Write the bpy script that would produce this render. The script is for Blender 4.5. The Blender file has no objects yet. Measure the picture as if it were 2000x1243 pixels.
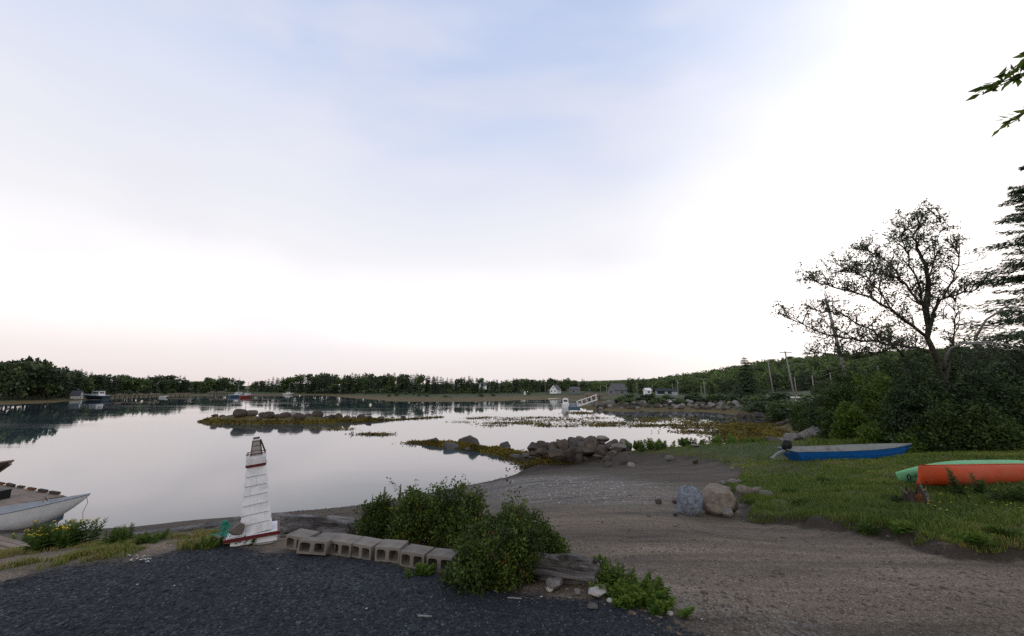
import bpy, math, random
import numpy as np
from mathutils import Vector, Matrix, noise as mnoise

C = bpy.context.scene.collection
scene = bpy.context.scene
R = math.radians
# ------------------------------------------------------------------ camera
F, CX, CY, HOR = 745.0, 1000.0, 621.5, 757.0
EYE = np.array([0.0, 0.0, 1.65])
PITCH = math.atan((HOR - CY) / F)
WZ = -3.85                                   # tide level below the gravel yard
cam_d = bpy.data.cameras.new("camera")
cam_d.sensor_width = 36.0
cam_d.lens = 36.0 * F / 2000.0
cam_d.clip_start = 0.05
cam_d.clip_end = 8000
cam = bpy.data.objects.new("camera", cam_d)
C.objects.link(cam)
cam.location = EYE
cam.rotation_euler = (math.pi / 2 + PITCH, 0, 0)
scene.camera = cam

# ------------------------------------------------------------------ light
SUN_AZ, SUN_EL = -160.0, 24.0                # degrees; azimuth from +Y towards +X
sun_d = bpy.data.lights.new("sun", 'SUN')
sun_d.energy = 1.0
sun_d.angle = R(50)
sun_d.color = (1.0, 0.95, 0.90)
sun = bpy.data.objects.new("sun", sun_d)
C.objects.link(sun)
sv = Vector((math.sin(R(SUN_AZ)) * math.cos(R(SUN_EL)), math.cos(R(SUN_AZ)) * math.cos(R(SUN_EL)), math.sin(R(SUN_EL))))
sun.rotation_euler = sv.to_track_quat('Z', 'Y').to_euler()

world = bpy.data.worlds.new("World")
scene.world = world
world.use_nodes = True
nt = world.node_tree
nt.nodes.clear()
def N(t, **kw):
    n = nt.nodes.new(t)
    for k, v in kw.items():
        setattr(n, k, v)
    return n
def L(a, b):
    nt.links.new(a, b)
sky = N('ShaderNodeTexSky', sky_type='NISHITA')
sky.sun_disc = False
sky.sun_elevation = R(SUN_EL)
sky.sun_rotation = R(SUN_AZ)
tc = N('ShaderNodeTexCoord')
sep = N('ShaderNodeSeparateXYZ'); L(tc.outputs['Generated'], sep.inputs[0])
# thin high cloud: broad streaks that warp the height at which the veil turns to blue
def Mth(op, a, b=None, c_=None):
    n = N('ShaderNodeMath', operation=op)
    for k, v in enumerate((a, b, c_)):
        if v is None: continue
        if hasattr(v, 'is_output'): L(v, n.inputs[k])
        else: n.inputs[k].default_value = v
    return n.outputs[0]
mp = N('ShaderNodeMapping'); mp.inputs['Scale'].default_value = (0.7, 1.3, 2.0); mp.inputs['Rotation'].default_value = (0.1, 0.35, 0.5)
L(tc.outputs['Generated'], mp.inputs[0])
nz = N('ShaderNodeTexNoise'); nz.inputs['Scale'].default_value = 1.7; nz.inputs['Detail'].default_value = 2.5; nz.inputs['Roughness'].default_value = 0.5
L(mp.outputs[0], nz.inputs['Vector'])
mr = N('ShaderNodeMapRange'); L(sep.outputs['Z'], mr.inputs[0]); mr.inputs[1].default_value = 0.0; mr.inputs[2].default_value = 0.45
hz = Mth('MULTIPLY_ADD', Mth('MULTIPLY_ADD', nz.outputs['Fac'], -0.26, 0.13), mr.outputs[0], sep.outputs['Z'])
ramp = N('ShaderNodeValToRGB'); L(hz, ramp.inputs[0])
cr = ramp.color_ramp
stops = [(0.0, (.87, .77, .755)), (0.035, (.93, .83, .815)), (0.08, (1.02, .93, .92)), (0.13, (1.24, 1.12, 1.10)), (0.18, (1.40, 1.27, 1.27)), (0.23, (1.16, 1.11, 1.12)),
         (0.31, (1.0, .985, 1.01)), (0.43, (.90, .915, .995)), (0.56, (.75, .81, .985)), (0.70, (.60, .70, .94)), (1.0, (.42, .53, .84))]
cr.elements[0].position, cr.elements[1].position = 0.0, 1.0
for p, c in stops[1:-1]:
    cr.elements.new(p)
for e, (p, c) in zip(cr.elements, stops):
    e.position = p; e.color = (c[0], c[1], c[2], 1)
mp2 = N('ShaderNodeMapping'); mp2.inputs['Scale'].default_value = (1.2, 4.5, 6.0); mp2.inputs['Rotation'].default_value = (0.2, 0.5, 0.75); L(tc.outputs['Generated'], mp2.inputs[0])
nz2 = N('ShaderNodeTexNoise'); nz2.inputs['Scale'].default_value = 1.3; nz2.inputs['Detail'].default_value = 4.0; nz2.inputs['Roughness'].default_value = 0.5; L(mp2.outputs[0], nz2.inputs['Vector'])
veil = N('ShaderNodeMapRange', interpolation_type='SMOOTHSTEP'); L(nz2.outputs['Fac'], veil.inputs[0]); veil.inputs[1].default_value = .42; veil.inputs[2].default_value = .72; veil.inputs[3].default_value = 0.0; veil.inputs[4].default_value = .42
mixv = N('ShaderNodeMix', data_type='RGBA'); L(veil.outputs[0], mixv.inputs[0]); L(ramp.outputs[0], mixv.inputs[6]); mixv.inputs[7].default_value = (.93, .90, .97, 1)
# brighter towards the set sun, off to the right
gl = N('ShaderNodeMapRange', interpolation_type='SMOOTHSTEP'); L(Mth('MULTIPLY_ADD', Mth('MULTIPLY_ADD', nz.outputs['Fac'], .3, -.15), 1.0, sep.outputs['X']), gl.inputs[0]); gl.inputs[1].default_value = 0.16; gl.inputs[2].default_value = 0.92
mixg = N('ShaderNodeMix', data_type='RGBA', blend_type='ADD'); L(gl.outputs[0], mixg.inputs[0])
L(mixv.outputs[2], mixg.inputs[6]); mixg.inputs[7].default_value = (.62, .54, .42, 1)
# unseen sky behind the camera, dimmed to cut the light on the ground
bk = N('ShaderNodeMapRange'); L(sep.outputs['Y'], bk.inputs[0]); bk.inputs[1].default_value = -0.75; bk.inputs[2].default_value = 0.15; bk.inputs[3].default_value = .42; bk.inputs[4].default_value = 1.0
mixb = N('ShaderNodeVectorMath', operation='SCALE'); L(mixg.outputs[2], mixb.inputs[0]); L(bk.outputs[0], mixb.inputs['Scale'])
sk = N('ShaderNodeVectorMath', operation='SCALE'); L(sky.outputs[0], sk.inputs[0]); sk.inputs['Scale'].default_value = 0.10
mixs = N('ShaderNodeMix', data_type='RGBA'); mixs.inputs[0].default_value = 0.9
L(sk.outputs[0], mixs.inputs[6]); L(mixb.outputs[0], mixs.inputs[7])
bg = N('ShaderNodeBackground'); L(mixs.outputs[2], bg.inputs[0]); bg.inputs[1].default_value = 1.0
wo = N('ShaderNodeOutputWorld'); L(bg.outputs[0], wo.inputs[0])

scene.view_settings.view_transform = 'Standard'
scene.view_settings.look = 'None'
scene.view_settings.exposure = 0.0
scene.view_settings.gamma = 1.0
scene.render.engine = 'CYCLES'
scene.cycles.use_denoising = False
scene.cycles.max_bounces = 6
scene.cycles.diffuse_bounces = 3
scene.cycles.glossy_bounces = 3
scene.cycles.transparent_max_bounces = 4

# ------------------------------------------------------------------ rays
_f = np.array([0, math.cos(PITCH), math.sin(PITCH)]); _u = np.array([0, -math.sin(PITCH), math.cos(PITCH)]); _r = np.array([1.0, 0, 0])
def ray(px, py):
    return _f + (px - CX) / F * _r + (CY - py) / F * _u
def at(px, py, d):                    # a place seen at px,py, d metres away
    return EYE + ray(px, py) * d
def atz(px, py, z):                   # where that line of sight meets height z
    r = ray(px, py)
    return EYE + r * ((z - EYE[2]) / r[2])

# ------------------------------------------------------------------ terrain
ctrl = []
def c(px, py, d, dz=0): p = at(px, py, d); ctrl.append((p[0], p[1], p[2] + dz))
def pz(px, py, z): p = atz(px, py, z); ctrl.append((p[0], p[1], z))
def w(px, py, z=None): p = atz(px, py, WZ); ctrl.append((p[0], p[1], WZ if z is None else z))
def yof(d, z): return (d - (z - EYE[2]) * math.sin(PITCH)) / math.cos(PITCH)
def dz_(px, d, z): ctrl.append(((px - CX) / F * d, yof(d, z), z))
for p in [(0, .6, 0), (2, 0.5, 0), (-2, .5, 0), (5, -2, 0), (-5, -2, 0), (0, -6, .05), (8, -8, .1), (-8, -8, .1), (0, 2.3, 0), (1.2, 2.4, 0), (-1.5, 2.5, 0),
          (-3, 2.8, 0), (2.6, 2.2, -.02), (4.5, 2.2, -.05), (-30, -30, 1), (30, -30, 1), (0, -60, 2), (-100, -100, 4), (100, -100, 4), (0, -600, 10), (-400, -400, 8),
          (400, -400, 8), (14, 3, .1), (25, 5, .6), (60, 20, 3), (150, 50, 10), (600, 200, 40), (2000, 300, 60), (0, -2500, 30), (2000, -1500, 40), (-2000, -1500, 40)]:
    ctrl.append(p)
for a in [(560, 1072), (430, 1060), (250, 1095), (60, 1130), (700, 1092), (860, 1122), (1000, 1172), (1150, 1182)]: pz(*a, 0)
pz(-200, 1200, 0)
for a in [(1180, 1140, 3.35), (560, 1045, 5.0), (420, 1042, 5.2), (250, 1056, 5.2), (80, 1075, 4.9), (0, 1088, 4.7), (650, 1030, 7), (620, 1012, 11), (430, 1035, 9), (250, 1047, 9),
          (100, 1046, 8.6), (760, 1075, 4.2), (850, 1040, 6.5), (950, 1030, 6.8), (1000, 1090, 4.3), (900, 980, 13), (800, 1000, 11.5)]: c(*a)
for d in (4, 6, 9, 13, 18, 23): dz_(1150, d, -max(d - 2.8, 0) * .155)
for d in (4, 6, 9, 13, 17): dz_(1300, d, -max(d - 2.8, 0) * .145)
for d in (6, 10, 15): dz_(1000, d, -max(d - 2.8, 0) * .168)
for a in [(1800, 1200, -.06), (2000, 1180, -.08), (1600, 1150, -.15)]: pz(*a)
for a in [(1800, 1062, 4.6), (1960, 1080, 4.3), (1560, 1025, 6.1), (1500, 1000, 7.3), (1700, 1000, 6.0), (1900, 985, 6.3), (1900, 950, 7.4), (1650, 950, 9), (1550, 950, 9.7),
          (1440, 945, 11), (1500, 920, 13), (1535, 900, 14.5), (1700, 900, 14), (1780, 890, 13), (1900, 900, 11), (2000, 930, 8), (1420, 910, 17), (1300, 892, 21.5), (1240, 900, 22.5),
          (1540, 872, 20)]: c(*a, -0.12)
for a in [(1230, 878, 25), (1300, 873, 24), (1400, 868, 23.5), (1500, 865, 23), (1150, 880, 28)]:
    c(*a, -.08); p = at(*a); ctrl.append((p[0] * 1.17, p[1] * 1.17, WZ)); ctrl.append((p[0] * 1.35, p[1] * 1.35, WZ - .6))
for a in [(1050, 905, 26), (1120, 908, 25.3), (1200, 908, 23.5), (1080, 890, 28), (1535, 870, 27), (1600, 862, 28), (1620, 850, 33), (1700, 850, 24), (1600, 800, 48), (1650, 830, 34),
          (1800, 860, 20), (1950, 860, 17), (1480, 800, 75), (1500, 785, 90), (1440, 791, 92), (1300, 793, 98), (1200, 793, 98), (1300, 784, 110), (1200, 784, 112), (1250, 775, 150),
          (1400, 772, 150), (1550, 770, 110), (1700, 760, 90), (1600, 765, 140), (1250, 757, 420), (1430, 736, 330), (1530, 721, 330), (1650, 715, 340), (1750, 702, 350), (1950, 690, 360),
          (1340, 750, 300), (1450, 765, 200), (1600, 757, 180), (1700, 748, 170), (1900, 745, 80), (2000, 780, 40), (1250, 755, 900), (1430, 738, 800), (1650, 716, 800), (1250, 754, 2000), (1650, 722, 2200)]: c(*a)
shore = [(700, 988), (620, 998), (560, 1004), (430, 1022), (250, 1040), (100, 1028), (0, 1022), (-200, 1040), (800, 971), (860, 959), (930, 946), (970, 937), (1010, 925), (1033, 914),
         (1560, 858), (1545, 845), (1530, 831), (1500, 821), (1450, 812), (1400, 806), (1300, 803), (1200, 804), (1168, 800), (0, 790), (90, 787), (150, 783), (220, 778.5), (280, 776), (330, 774), (420, 772.5),
         (500, 772), (580, 772), (640, 773), (700, 779), (760, 784), (850, 785), (950, 784.5), (1020, 782), (1060, 779), (1120, 779), (1175, 778.5), (-200, 797), (-600, 815)]
for a in shore: w(*a)
for a in [(300, 850), (600, 870), (800, 900), (500, 950), (900, 910), (1100, 850), (300, 800), (800, 800), (600, 785), (1000, 800), (1130, 820), (1300, 835), (700, 930), (100, 880), (200, 960), (1420, 835),
          (450, 990), (-200, 880), (-500, 900), (-700, 1000), (950, 870), (800, 840), (1140, 790), (1060, 792), (150, 820), (450, 790)]: w(*a, WZ - 1.1)
for px, d, z in [(0, 160, -1.5), (90, 180, -1.5), (170, 200, -2), (280, 250, -2.3), (420, 300, -2.2), (560, 310, -2.2), (700, 265, -2.5), (850, 240, -2.5), (1000, 265, -2.2), (1100, 275, -1.8), (1200, 265, -1.2),
                 (0, 400, 2), (300, 450, 1), (600, 500, 0), (900, 500, 0), (1100, 500, 0), (0, 2000, 3), (500, 2000, 2), (1000, 2000, 2), (-600, 300, 3), (-600, 2000, 20)]: dz_(px, d, z)
ctrl = np.array(ctrl)
def feat(x, y):
    r = np.maximum(np.hypot(x, y), .3)
    return np.stack([np.arctan2(x, y), np.log(r)], -1)
_K = feat(ctrl[:, 0], ctrl[:, 1])
def _phi(d2): return 0.5 * d2 * np.log(d2 + 1e-12)
_n = len(_K)
_A = np.zeros((_n + 3, _n + 3))
_A[:_n, :_n] = _phi(((_K[:, None] - _K[None]) ** 2).sum(-1)) + np.eye(_n) * 2e-4
_A[:_n, _n] = 1; _A[:_n, _n + 1:] = _K; _A[_n:, :_n] = _A[:_n, _n:].T
_W = np.linalg.solve(_A, np.concatenate([ctrl[:, 2], [0, 0, 0]]))
def tps(x, y):
    x = np.atleast_1d(np.asarray(x, float)); y = np.atleast_1d(np.asarray(y, float))
    out = np.empty(x.shape)
    for i in range(0, len(x), 40000):
        q = feat(x[i:i + 40000], y[i:i + 40000])
        d2 = (q[:, :1] - _K[:, 0]) ** 2 + (q[:, 1:] - _K[:, 1]) ** 2
        out[i:i + 40000] = _phi(d2) @ _W[:_n] + _W[_n] + q @ _W[_n + 1:]
    return out
# value noise on a hashed lattice
def _hash(i, j, s):
    v = np.sin(i * 127.1 + j * 311.7 + s * 74.7) * 43758.5453
    return v - np.floor(v)
def vnoise(x, y, s=0):
    xi, yi = np.floor(x), np.floor(y); fx, fy = x - xi, y - yi
    fx = fx * fx * (3 - 2 * fx); fy = fy * fy * (3 - 2 * fy)
    a, b, d, e = _hash(xi, yi, s), _hash(xi + 1, yi, s), _hash(xi, yi + 1, s), _hash(xi + 1, yi + 1, s)
    return (a * (1 - fx) + b * fx) * (1 - fy) + (d * (1 - fx) + e * fx) * fy - .5
def fbm(x, y, f, o=4, s=0):
    t = 0; a = 1.0
    for k in range(o):
        t = t + a * vnoise(x * f, y * f, s + k); f *= 2.07; a *= .5
    return t
def sdist(x, y, poly):                # signed distance, positive inside
    P = np.asarray(poly, float); Q = np.roll(P, -1, 0)
    best = np.full(x.shape, 1e18); ins = np.zeros(x.shape, bool)
    for (ax, ay), (bx, by) in zip(P, Q):
        dx, dy = bx - ax, by - ay
        t = np.clip(((x - ax) * dx + (y - ay) * dy) / (dx * dx + dy * dy + 1e-12), 0, 1)
        best = np.minimum(best, (x - ax - t * dx) ** 2 + (y - ay - t * dy) ** 2)
        cond = (ay > y) != (by > y)
        ins ^= cond & (x < (bx - ax) * (y - ay) / (by - ay + 1e-18) + ax)
    return np.where(ins, 1, -1) * np.sqrt(best)
def ldist(x, y, line):
    P = np.asarray(line, float); best = np.full(x.shape, 1e18); tt = np.zeros(x.shape)
    for k in range(len(P) - 1):
        (ax, ay), (bx, by) = P[k], P[k + 1]
        dx, dy = bx - ax, by - ay
        t = np.clip(((x - ax) * dx + (y - ay) * dy) / (dx * dx + dy * dy + 1e-12), 0, 1)
        d2 = (x - ax - t * dx) ** 2 + (y - ay - t * dy) ** 2
        m = d2 < best; best = np.where(m, d2, best)
        tt = np.where(m, (k + t) / (len(P) - 1), tt)
    return np.sqrt(best), tt
def sstep(a, b, x):
    t = np.clip((x - a) / (b - a), 0, 1); return t * t * (3 - 2 * t)
def wxy(px, py): p = atz(px, py, WZ); return (p[0], p[1])
def march(px, py, fn, dmax=900):
    r = ray(px, py); d = 1.2
    while d < dmax:
        p = EYE + r * d
        if p[2] < fn(p[0], p[1]):
            lo, hi = d / 1.03, d
            for _ in range(14):
                m = (lo + hi) / 2; q = EYE + r * m
                if q[2] < fn(q[0], q[1]): hi = m
                else: lo = m
            return EYE + r * hi
        d *= 1.03
    return EYE + r * dmax
_tp1 = lambda x, y: float(tps(x, y)[0])
def bxy(px, py): p = march(px, py, _tp1, 60); return (p[0], p[1])
reef_far = [wxy(408, 821), wxy(450, 825), wxy(520, 826), wxy(600, 826), wxy(700, 823.5), wxy(780, 820), wxy(862, 815)]
reef_near = [wxy(808, 864), wxy(860, 870), wxy(905, 875), wxy(950, 881), wxy(1000, 890), wxy(1045, 897)]
lawn = [bxy(*a) for a in [(1240, 884), (1300, 890), (1420, 906), (1452, 925), (1440, 945), (1402, 953), (1458, 985), (1462, 1018), (1560, 1024), (1680, 1038), (1780, 1056), (1850, 1084), (2000, 1088), (2200, 1100)]]
lawn += [(12, 2.5), (40, 8), (60, 40), (52, 62), wxy(1560, 858), (24, 30), (14.5, 27), (9.5, 28.5), (7.4, 25.6)]
yard = [bxy(*a) for a in [(0, 1138), (120, 1110), (300, 1082), (430, 1064), (550, 1076), (640, 1088), (760, 1106), (880, 1128), (1060, 1172), (1180, 1184), (1290, 1208), (1390, 1240)]]
yard += [(1.6, 1.6), (2.4, -8), (-25, -8), (-25, 3), (-6, 3.0)]
strip = [bxy(*a) for a in [(0, 1150), (140, 1120), (300, 1090), (440, 1066), (430, 1040), (300, 1046), (200, 1050), (0, 1040)]] + [(-9, 3.2), (-9, 2.6)]
shells = [bxy(*a) for a in [(930, 950), (1000, 935), (1150, 930), (1280, 945), (1330, 970), (1250, 985), (1100, 985), (980, 985)]]
def height(x, y, fine=True):
    x = np.atleast_1d(np.asarray(x, float)); y = np.atleast_1d(np.asarray(y, float))
    h = tps(x, y); r = np.hypot(x, y)
    d, t = ldist(x, y, reef_far)
    e = sstep(0, .10, t) * (1 - .95 * sstep(.45, .85, t))
    h = np.maximum(h, WZ - .5 + (.5 + .85 * e * (1 + .6 * fbm(x, y, .5, 3, 3))) * (1 - sstep(0.2, 4.6 - 3.4 * sstep(.45, .9, t), d)))
    d, t = ldist(x, y, reef_near)
    e = sstep(0, .25, t)
    h = np.maximum(h, WZ - .35 + (.38 + .36 * e * (1 + .8 * fbm(x, y, 1.1, 3, 9))) * (1 - sstep(0.1, 1.6, d)))
    s = sdist(x, y, lawn) + .18 * fbm(x, y, 2.5, 3, 5)
    near = np.exp(-(r / 26) ** 4)
    h = h + .12 * sstep(-.05, .10, s) * near
    if fine:
        h = h + fbm(x, y, .35, 4, 1) * np.clip(r * .006, .015, .5) * sstep(0, .4, np.abs(h - WZ) + .05) + .010 * fbm(x, y, 4.0, 3, 2) * near
        s2 = sdist(x, y, strip)
        h = h + .03 * sstep(0, .4, s2 + .3 * fbm(x, y, 2, 3, 8))
    return h
def gz(x, y): return float(height(x, y)[0])
def gp(px, py, dmax=700):
    p = march(px, py, gz, dmax); return p
def on(px, d):                        # ground point in column px at depth d
    x = (px - CX) / F * d; z = 0.0
    for _ in range(5): z = gz(x, yof(d, z))
    return np.array([x, yof(d, z), z])
# ------------------------------------------------------------------ mesh helpers
def mesh_np(name, V, faces, tint=None, smooth=False):
    me = bpy.data.meshes.new(name)
    V = np.asarray(V, np.float32)
    if not isinstance(faces, list): faces = [faces]
    faces = [np.asarray(f, np.int32) for f in faces if len(f)]
    nl = sum(f.size for f in faces); nf = sum(len(f) for f in faces)
    me.vertices.add(len(V)); me.vertices.foreach_set('co', V.ravel())
    me.loops.add(nl); me.loops.foreach_set('vertex_index', np.concatenate([f.ravel() for f in faces]))
    st = []; k = 0
    for f in faces:
        n = f.shape[1]; st.append(np.arange(k, k + f.size, n)); k += f.size
    me.polygons.add(nf); me.polygons.foreach_set('loop_start', np.concatenate(st).astype(np.int32))
    me.update(calc_edges=True)
    if tint is not None:
        a = me.attributes.new('tint', 'FLOAT', 'FACE'); a.data.foreach_set('value', np.asarray(tint, np.float32))
    if smooth: me.polygons.foreach_set('use_smooth', np.ones(nf, bool))
    me.validate()
    return me
class MB:
    """collects simple solids into one mesh"""
    def __init__(s): s.v = []; s.f = []; s.mi = []; s.m = 0
    def add(s, V, Fs):
        o = len(s.v); s.v += [tuple(map(float, v)) for v in V]
        for f in Fs: s.f.append([i + o for i in f]); s.mi.append(s.m)
        return s
    def box(s, cx, cy, cz, sx, sy, sz, rot=None, taper=1.0):
        V = []
        for z in (-.5, .5):
            k = taper if z > 0 else 1
            for x, y in ((-.5, -.5), (.5, -.5), (.5, .5), (-.5, .5)):
                p = Vector((x * sx * k, y * sy * k, z * sz))
                if rot is not None: p = rot @ p
                V.append((p.x + cx, p.y + cy, p.z + cz))
        return s.add(V, [(3, 2, 1, 0), (4, 5, 6, 7), (0, 1, 5, 4), (1, 2, 6, 5), (2, 3, 7, 6), (3, 0, 4, 7)])
    def bar(s, a, b, wx, wz=None):
        a, b = Vector(a), Vector(b); d = b - a; wz = wz or wx
        q = d.to_track_quat('Y', 'Z').to_matrix(); m = (a + b) / 2
        return s.box(m.x, m.y, m.z, wx, d.length, wz, q)
    def tube(s, path, rad, n=8, cap=True):
        P = [Vector(p) for p in path]; V = []; Fs = []
        if not hasattr(rad, '__len__'): rad = [rad] * len(P)
        up = None
        for i, p in enumerate(P):
            t = (P[min(i + 1, len(P) - 1)] - P[max(i - 1, 0)])
            t = t.normalized() if t.length > 1e-9 else Vector((0, 0, 1))
            if up is None: up = t.orthogonal().normalized()
            up = (up - t * up.dot(t)); up = up.normalized() if up.length > 1e-6 else t.orthogonal().normalized()
            sd = t.cross(up)
            for k in range(n):
                a = 2 * math.pi * k / n; V.append(p + (up * math.cos(a) + sd * math.sin(a)) * rad[i])
        for i in range(len(P) - 1):
            for k in range(n):
                Fs.append((i * n + k, i * n + (k + 1) % n, (i + 1) * n + (k + 1) % n, (i + 1) * n + k))
        if cap: Fs += [tuple(range(n - 1, -1, -1)), tuple(range((len(P) - 1) * n, len(P) * n))]
        return s.add(V, Fs)
    def loft(s, secs, closed=True, cap=True):
        n = len(secs[0]); V = [p for q in secs for p in q]; Fs = []
        for i in range(len(secs) - 1):
            for k in range(n if closed else n - 1):
                j = (k + 1) % n; Fs.append((i * n + k, i * n + j, (i + 1) * n + j, (i + 1) * n + k))
        if cap: Fs += [tuple(range(n - 1, -1, -1)), tuple(range((len(secs) - 1) * n, len(secs) * n))]
        return s.add(V, Fs)
    def mesh(s, name, mats, smooth=False, bevel=0):
        me = bpy.data.meshes.new(name); me.from_pydata(s.v, [], s.f)
        for m in (mats if isinstance(mats, (list, tuple)) else [mats]): me.materials.append(m)
        me.polygons.foreach_set('material_index', s.mi)
        if smooth: me.polygons.foreach_set('use_smooth', [True] * len(s.f))
        me.update(); return me
    def build(s, name, mats, parent=None, smooth=False, bevel=0, loc=None):
        o = obj(name, s.mesh(name, mats, smooth), parent)
        if bevel:
            b = o.modifiers.new('bevel', 'BEVEL'); b.width = bevel; b.segments = 2; b.limit_method = 'ANGLE'; b.angle_limit = R(40)
        if loc is not None: o.location = loc
        return o
def obj(name, me, parent=None, mat=None):
    o = bpy.data.objects.new(name, me); C.objects.link(o)
    if mat is not None: me.materials.append(mat)
    if parent: o.parent = parent
    return o
def tag(o, label=None, cat=None, group=None, kind=None):
    if label: o['label'] = label
    if cat: o['category'] = cat
    if group: o['group'] = group
    if kind: o['kind'] = kind
    return o
def thing(name, label, cat, loc=(0, 0, 0), rz=0, group=None):
    o = bpy.data.objects.new(name, None); C.objects.link(o); o.empty_display_size = .1
    o.location = Vector(loc); o.rotation_euler = (0, 0, rz)
    return tag(o, label, cat, group)
def copy_tree(o, parent=None):
    q = o.copy(); C.objects.link(q)
    if parent: q.parent = parent
    for ch in list(o.children): copy_tree(ch, q)
    return q

# ------------------------------------------------------------------ materials
MATS = {}
class NT:
    def __init__(s, name):
        s.m = bpy.data.materials.new(name); s.m.use_nodes = True; s.t = s.m.node_tree; s.t.nodes.clear()
        s.out = s.n('ShaderNodeOutputMaterial'); MATS[name] = s.m
    def n(s, t, ins=None, **kw):
        q = s.t.nodes.new(t)
        for k, v in kw.items(): setattr(q, k, v)
        for k, v in (ins or {}).items(): s.set(q.inputs[k], v)
        return q
    def set(s, i, v):
        if hasattr(v, 'is_output'): s.t.links.new(v, i)
        elif isinstance(v, (tuple, list)) and len(v) == 3 and i.type == 'RGBA': i.default_value = (*v, 1)
        else: i.default_value = v
    def mix(s, f, a, b, bt='MIX'):
        q = s.n('ShaderNodeMix', data_type='RGBA', blend_type=bt); s.set(q.inputs[0], f); s.set(q.inputs[6], a); s.set(q.inputs[7], b); return q.outputs[2]
    def noise(s, vec, scale, detail=4, rough=.55, dist=0):
        q = s.n('ShaderNodeTexNoise', {'Scale': scale, 'Detail': detail, 'Roughness': rough, 'Distortion': dist}); s.set(q.inputs['Vector'], vec); return q.outputs['Fac']
    def ramp(s, f, stops, interp='LINEAR'):
        q = s.n('ShaderNodeValToRGB'); s.set(q.inputs[0], f); e = q.color_ramp.elements; q.color_ramp.interpolation = interp
        for p, _ in stops[1:-1]: e.new(p)
        e[0].position = stops[0][0]; e[len(e) - 1].position = stops[-1][0]
        for el, (p, cc) in zip(e, stops):
            el.position = p; el.color = (*(cc if hasattr(cc, '__len__') else (cc,) * 3), 1)
        return q.outputs[0]
    def math(s, op, a, b=0.0, cc=None):
        q = s.n('ShaderNodeMath', operation=op); s.set(q.inputs[0], a); s.set(q.inputs[1], b)
        if cc is not None: s.set(q.inputs[2], cc)
        return q.outputs[0]
    def attr(s, name): return s.n('ShaderNodeAttribute', attribute_name=name).outputs['Fac']
    def bump(s, h, strength, dist=.02, nrm=None):
        q = s.n('ShaderNodeBump', {'Strength': strength, 'Distance': dist}); s.set(q.inputs['Height'], h)
        if nrm is not None: s.set(q.inputs['Normal'], nrm)
        return q.outputs[0]
    def principled(s, col, rough=.7, nrm=None, spec=.3, metal=0.0, **kw):
        q = s.n('ShaderNodeBsdfPrincipled'); s.set(q.inputs['Base Color'], col); s.set(q.inputs['Roughness'], rough)
        q.inputs['Specular IOR Level'].default_value = spec; q.inputs['Metallic'].default_value = metal
        if nrm is not None: s.set(q.inputs['Normal'], nrm)
        for k, v in kw.items(): s.set(q.inputs[k], v)
        s.t.links.new(q.outputs[0], s.out.inputs[0]); return q
def surf(name, col, col2=None, rough=.7, scale=6, bump=.3, bdist=.01, spec=.3, metal=0.0, stretch=(1, 1, 1), dirt=None, dscale=2.0, obj_var=0.0, damt=.6):
    """worn surface: two tones through noise, an optional third tone of dirt in patches, fine bump"""
    m = NT(name); tcn = m.n('ShaderNodeTexCoord'); mpn = m.n('ShaderNodeMapping', {'Scale': stretch}); m.set(mpn.inputs[0], tcn.outputs['Object'])
    v = mpn.outputs[0]
    f = m.noise(v, scale, 5, .6); f = m.ramp(f, [(.3, 0.0), (.7, 1.0)])
    cc = m.mix(f, col, col2 or tuple(k * .7 for k in col))
    if dirt is not None:
        g = m.ramp(m.noise(v, dscale, 5, .65, .6), [(.48, 0.0), (.68, 1.0)]); cc = m.mix(m.math('MULTIPLY', g, damt), cc, dirt)
    if obj_var:
        ri = m.n('ShaderNodeObjectInfo').outputs['Random']
        cc = m.mix(1.0, cc, m.ramp(ri, [(0, 1 - obj_var), (1, 1 + obj_var * .4)]), 'MULTIPLY')
    nrm = m.bump(m.noise(v, scale * 5, 6, .65), bump, bdist) if bump else None
    m.principled(cc, rough, nrm, spec, metal); return m.m
def leafm(name, stops, trans=.25, rough=.6, obj_var=.25):
    m = NT(name); col = m.ramp(m.attr('tint'), stops)
    ri = m.n('ShaderNodeObjectInfo').outputs['Random']
    col = m.mix(1.0, col, m.ramp(ri, [(0, (1 - obj_var, 1 - obj_var, 1 - obj_var)), (.5, (1, .95, 1)), (1, (1 + obj_var * .5, 1 + obj_var * .5, 1 - obj_var * .3))]), 'MULTIPLY')
    p = m.principled(col, rough, None, .25)
    tr = m.n('ShaderNodeBsdfTranslucent'); m.set(tr.inputs[0], col)
    mx = m.n('ShaderNodeMixShader', {0: trans}); m.t.links.new(p.outputs[0], mx.inputs[1]); m.t.links.new(tr.outputs[0], mx.inputs[2])
    m.t.links.new(mx.outputs[0], m.out.inputs[0]); return m.m

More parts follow.
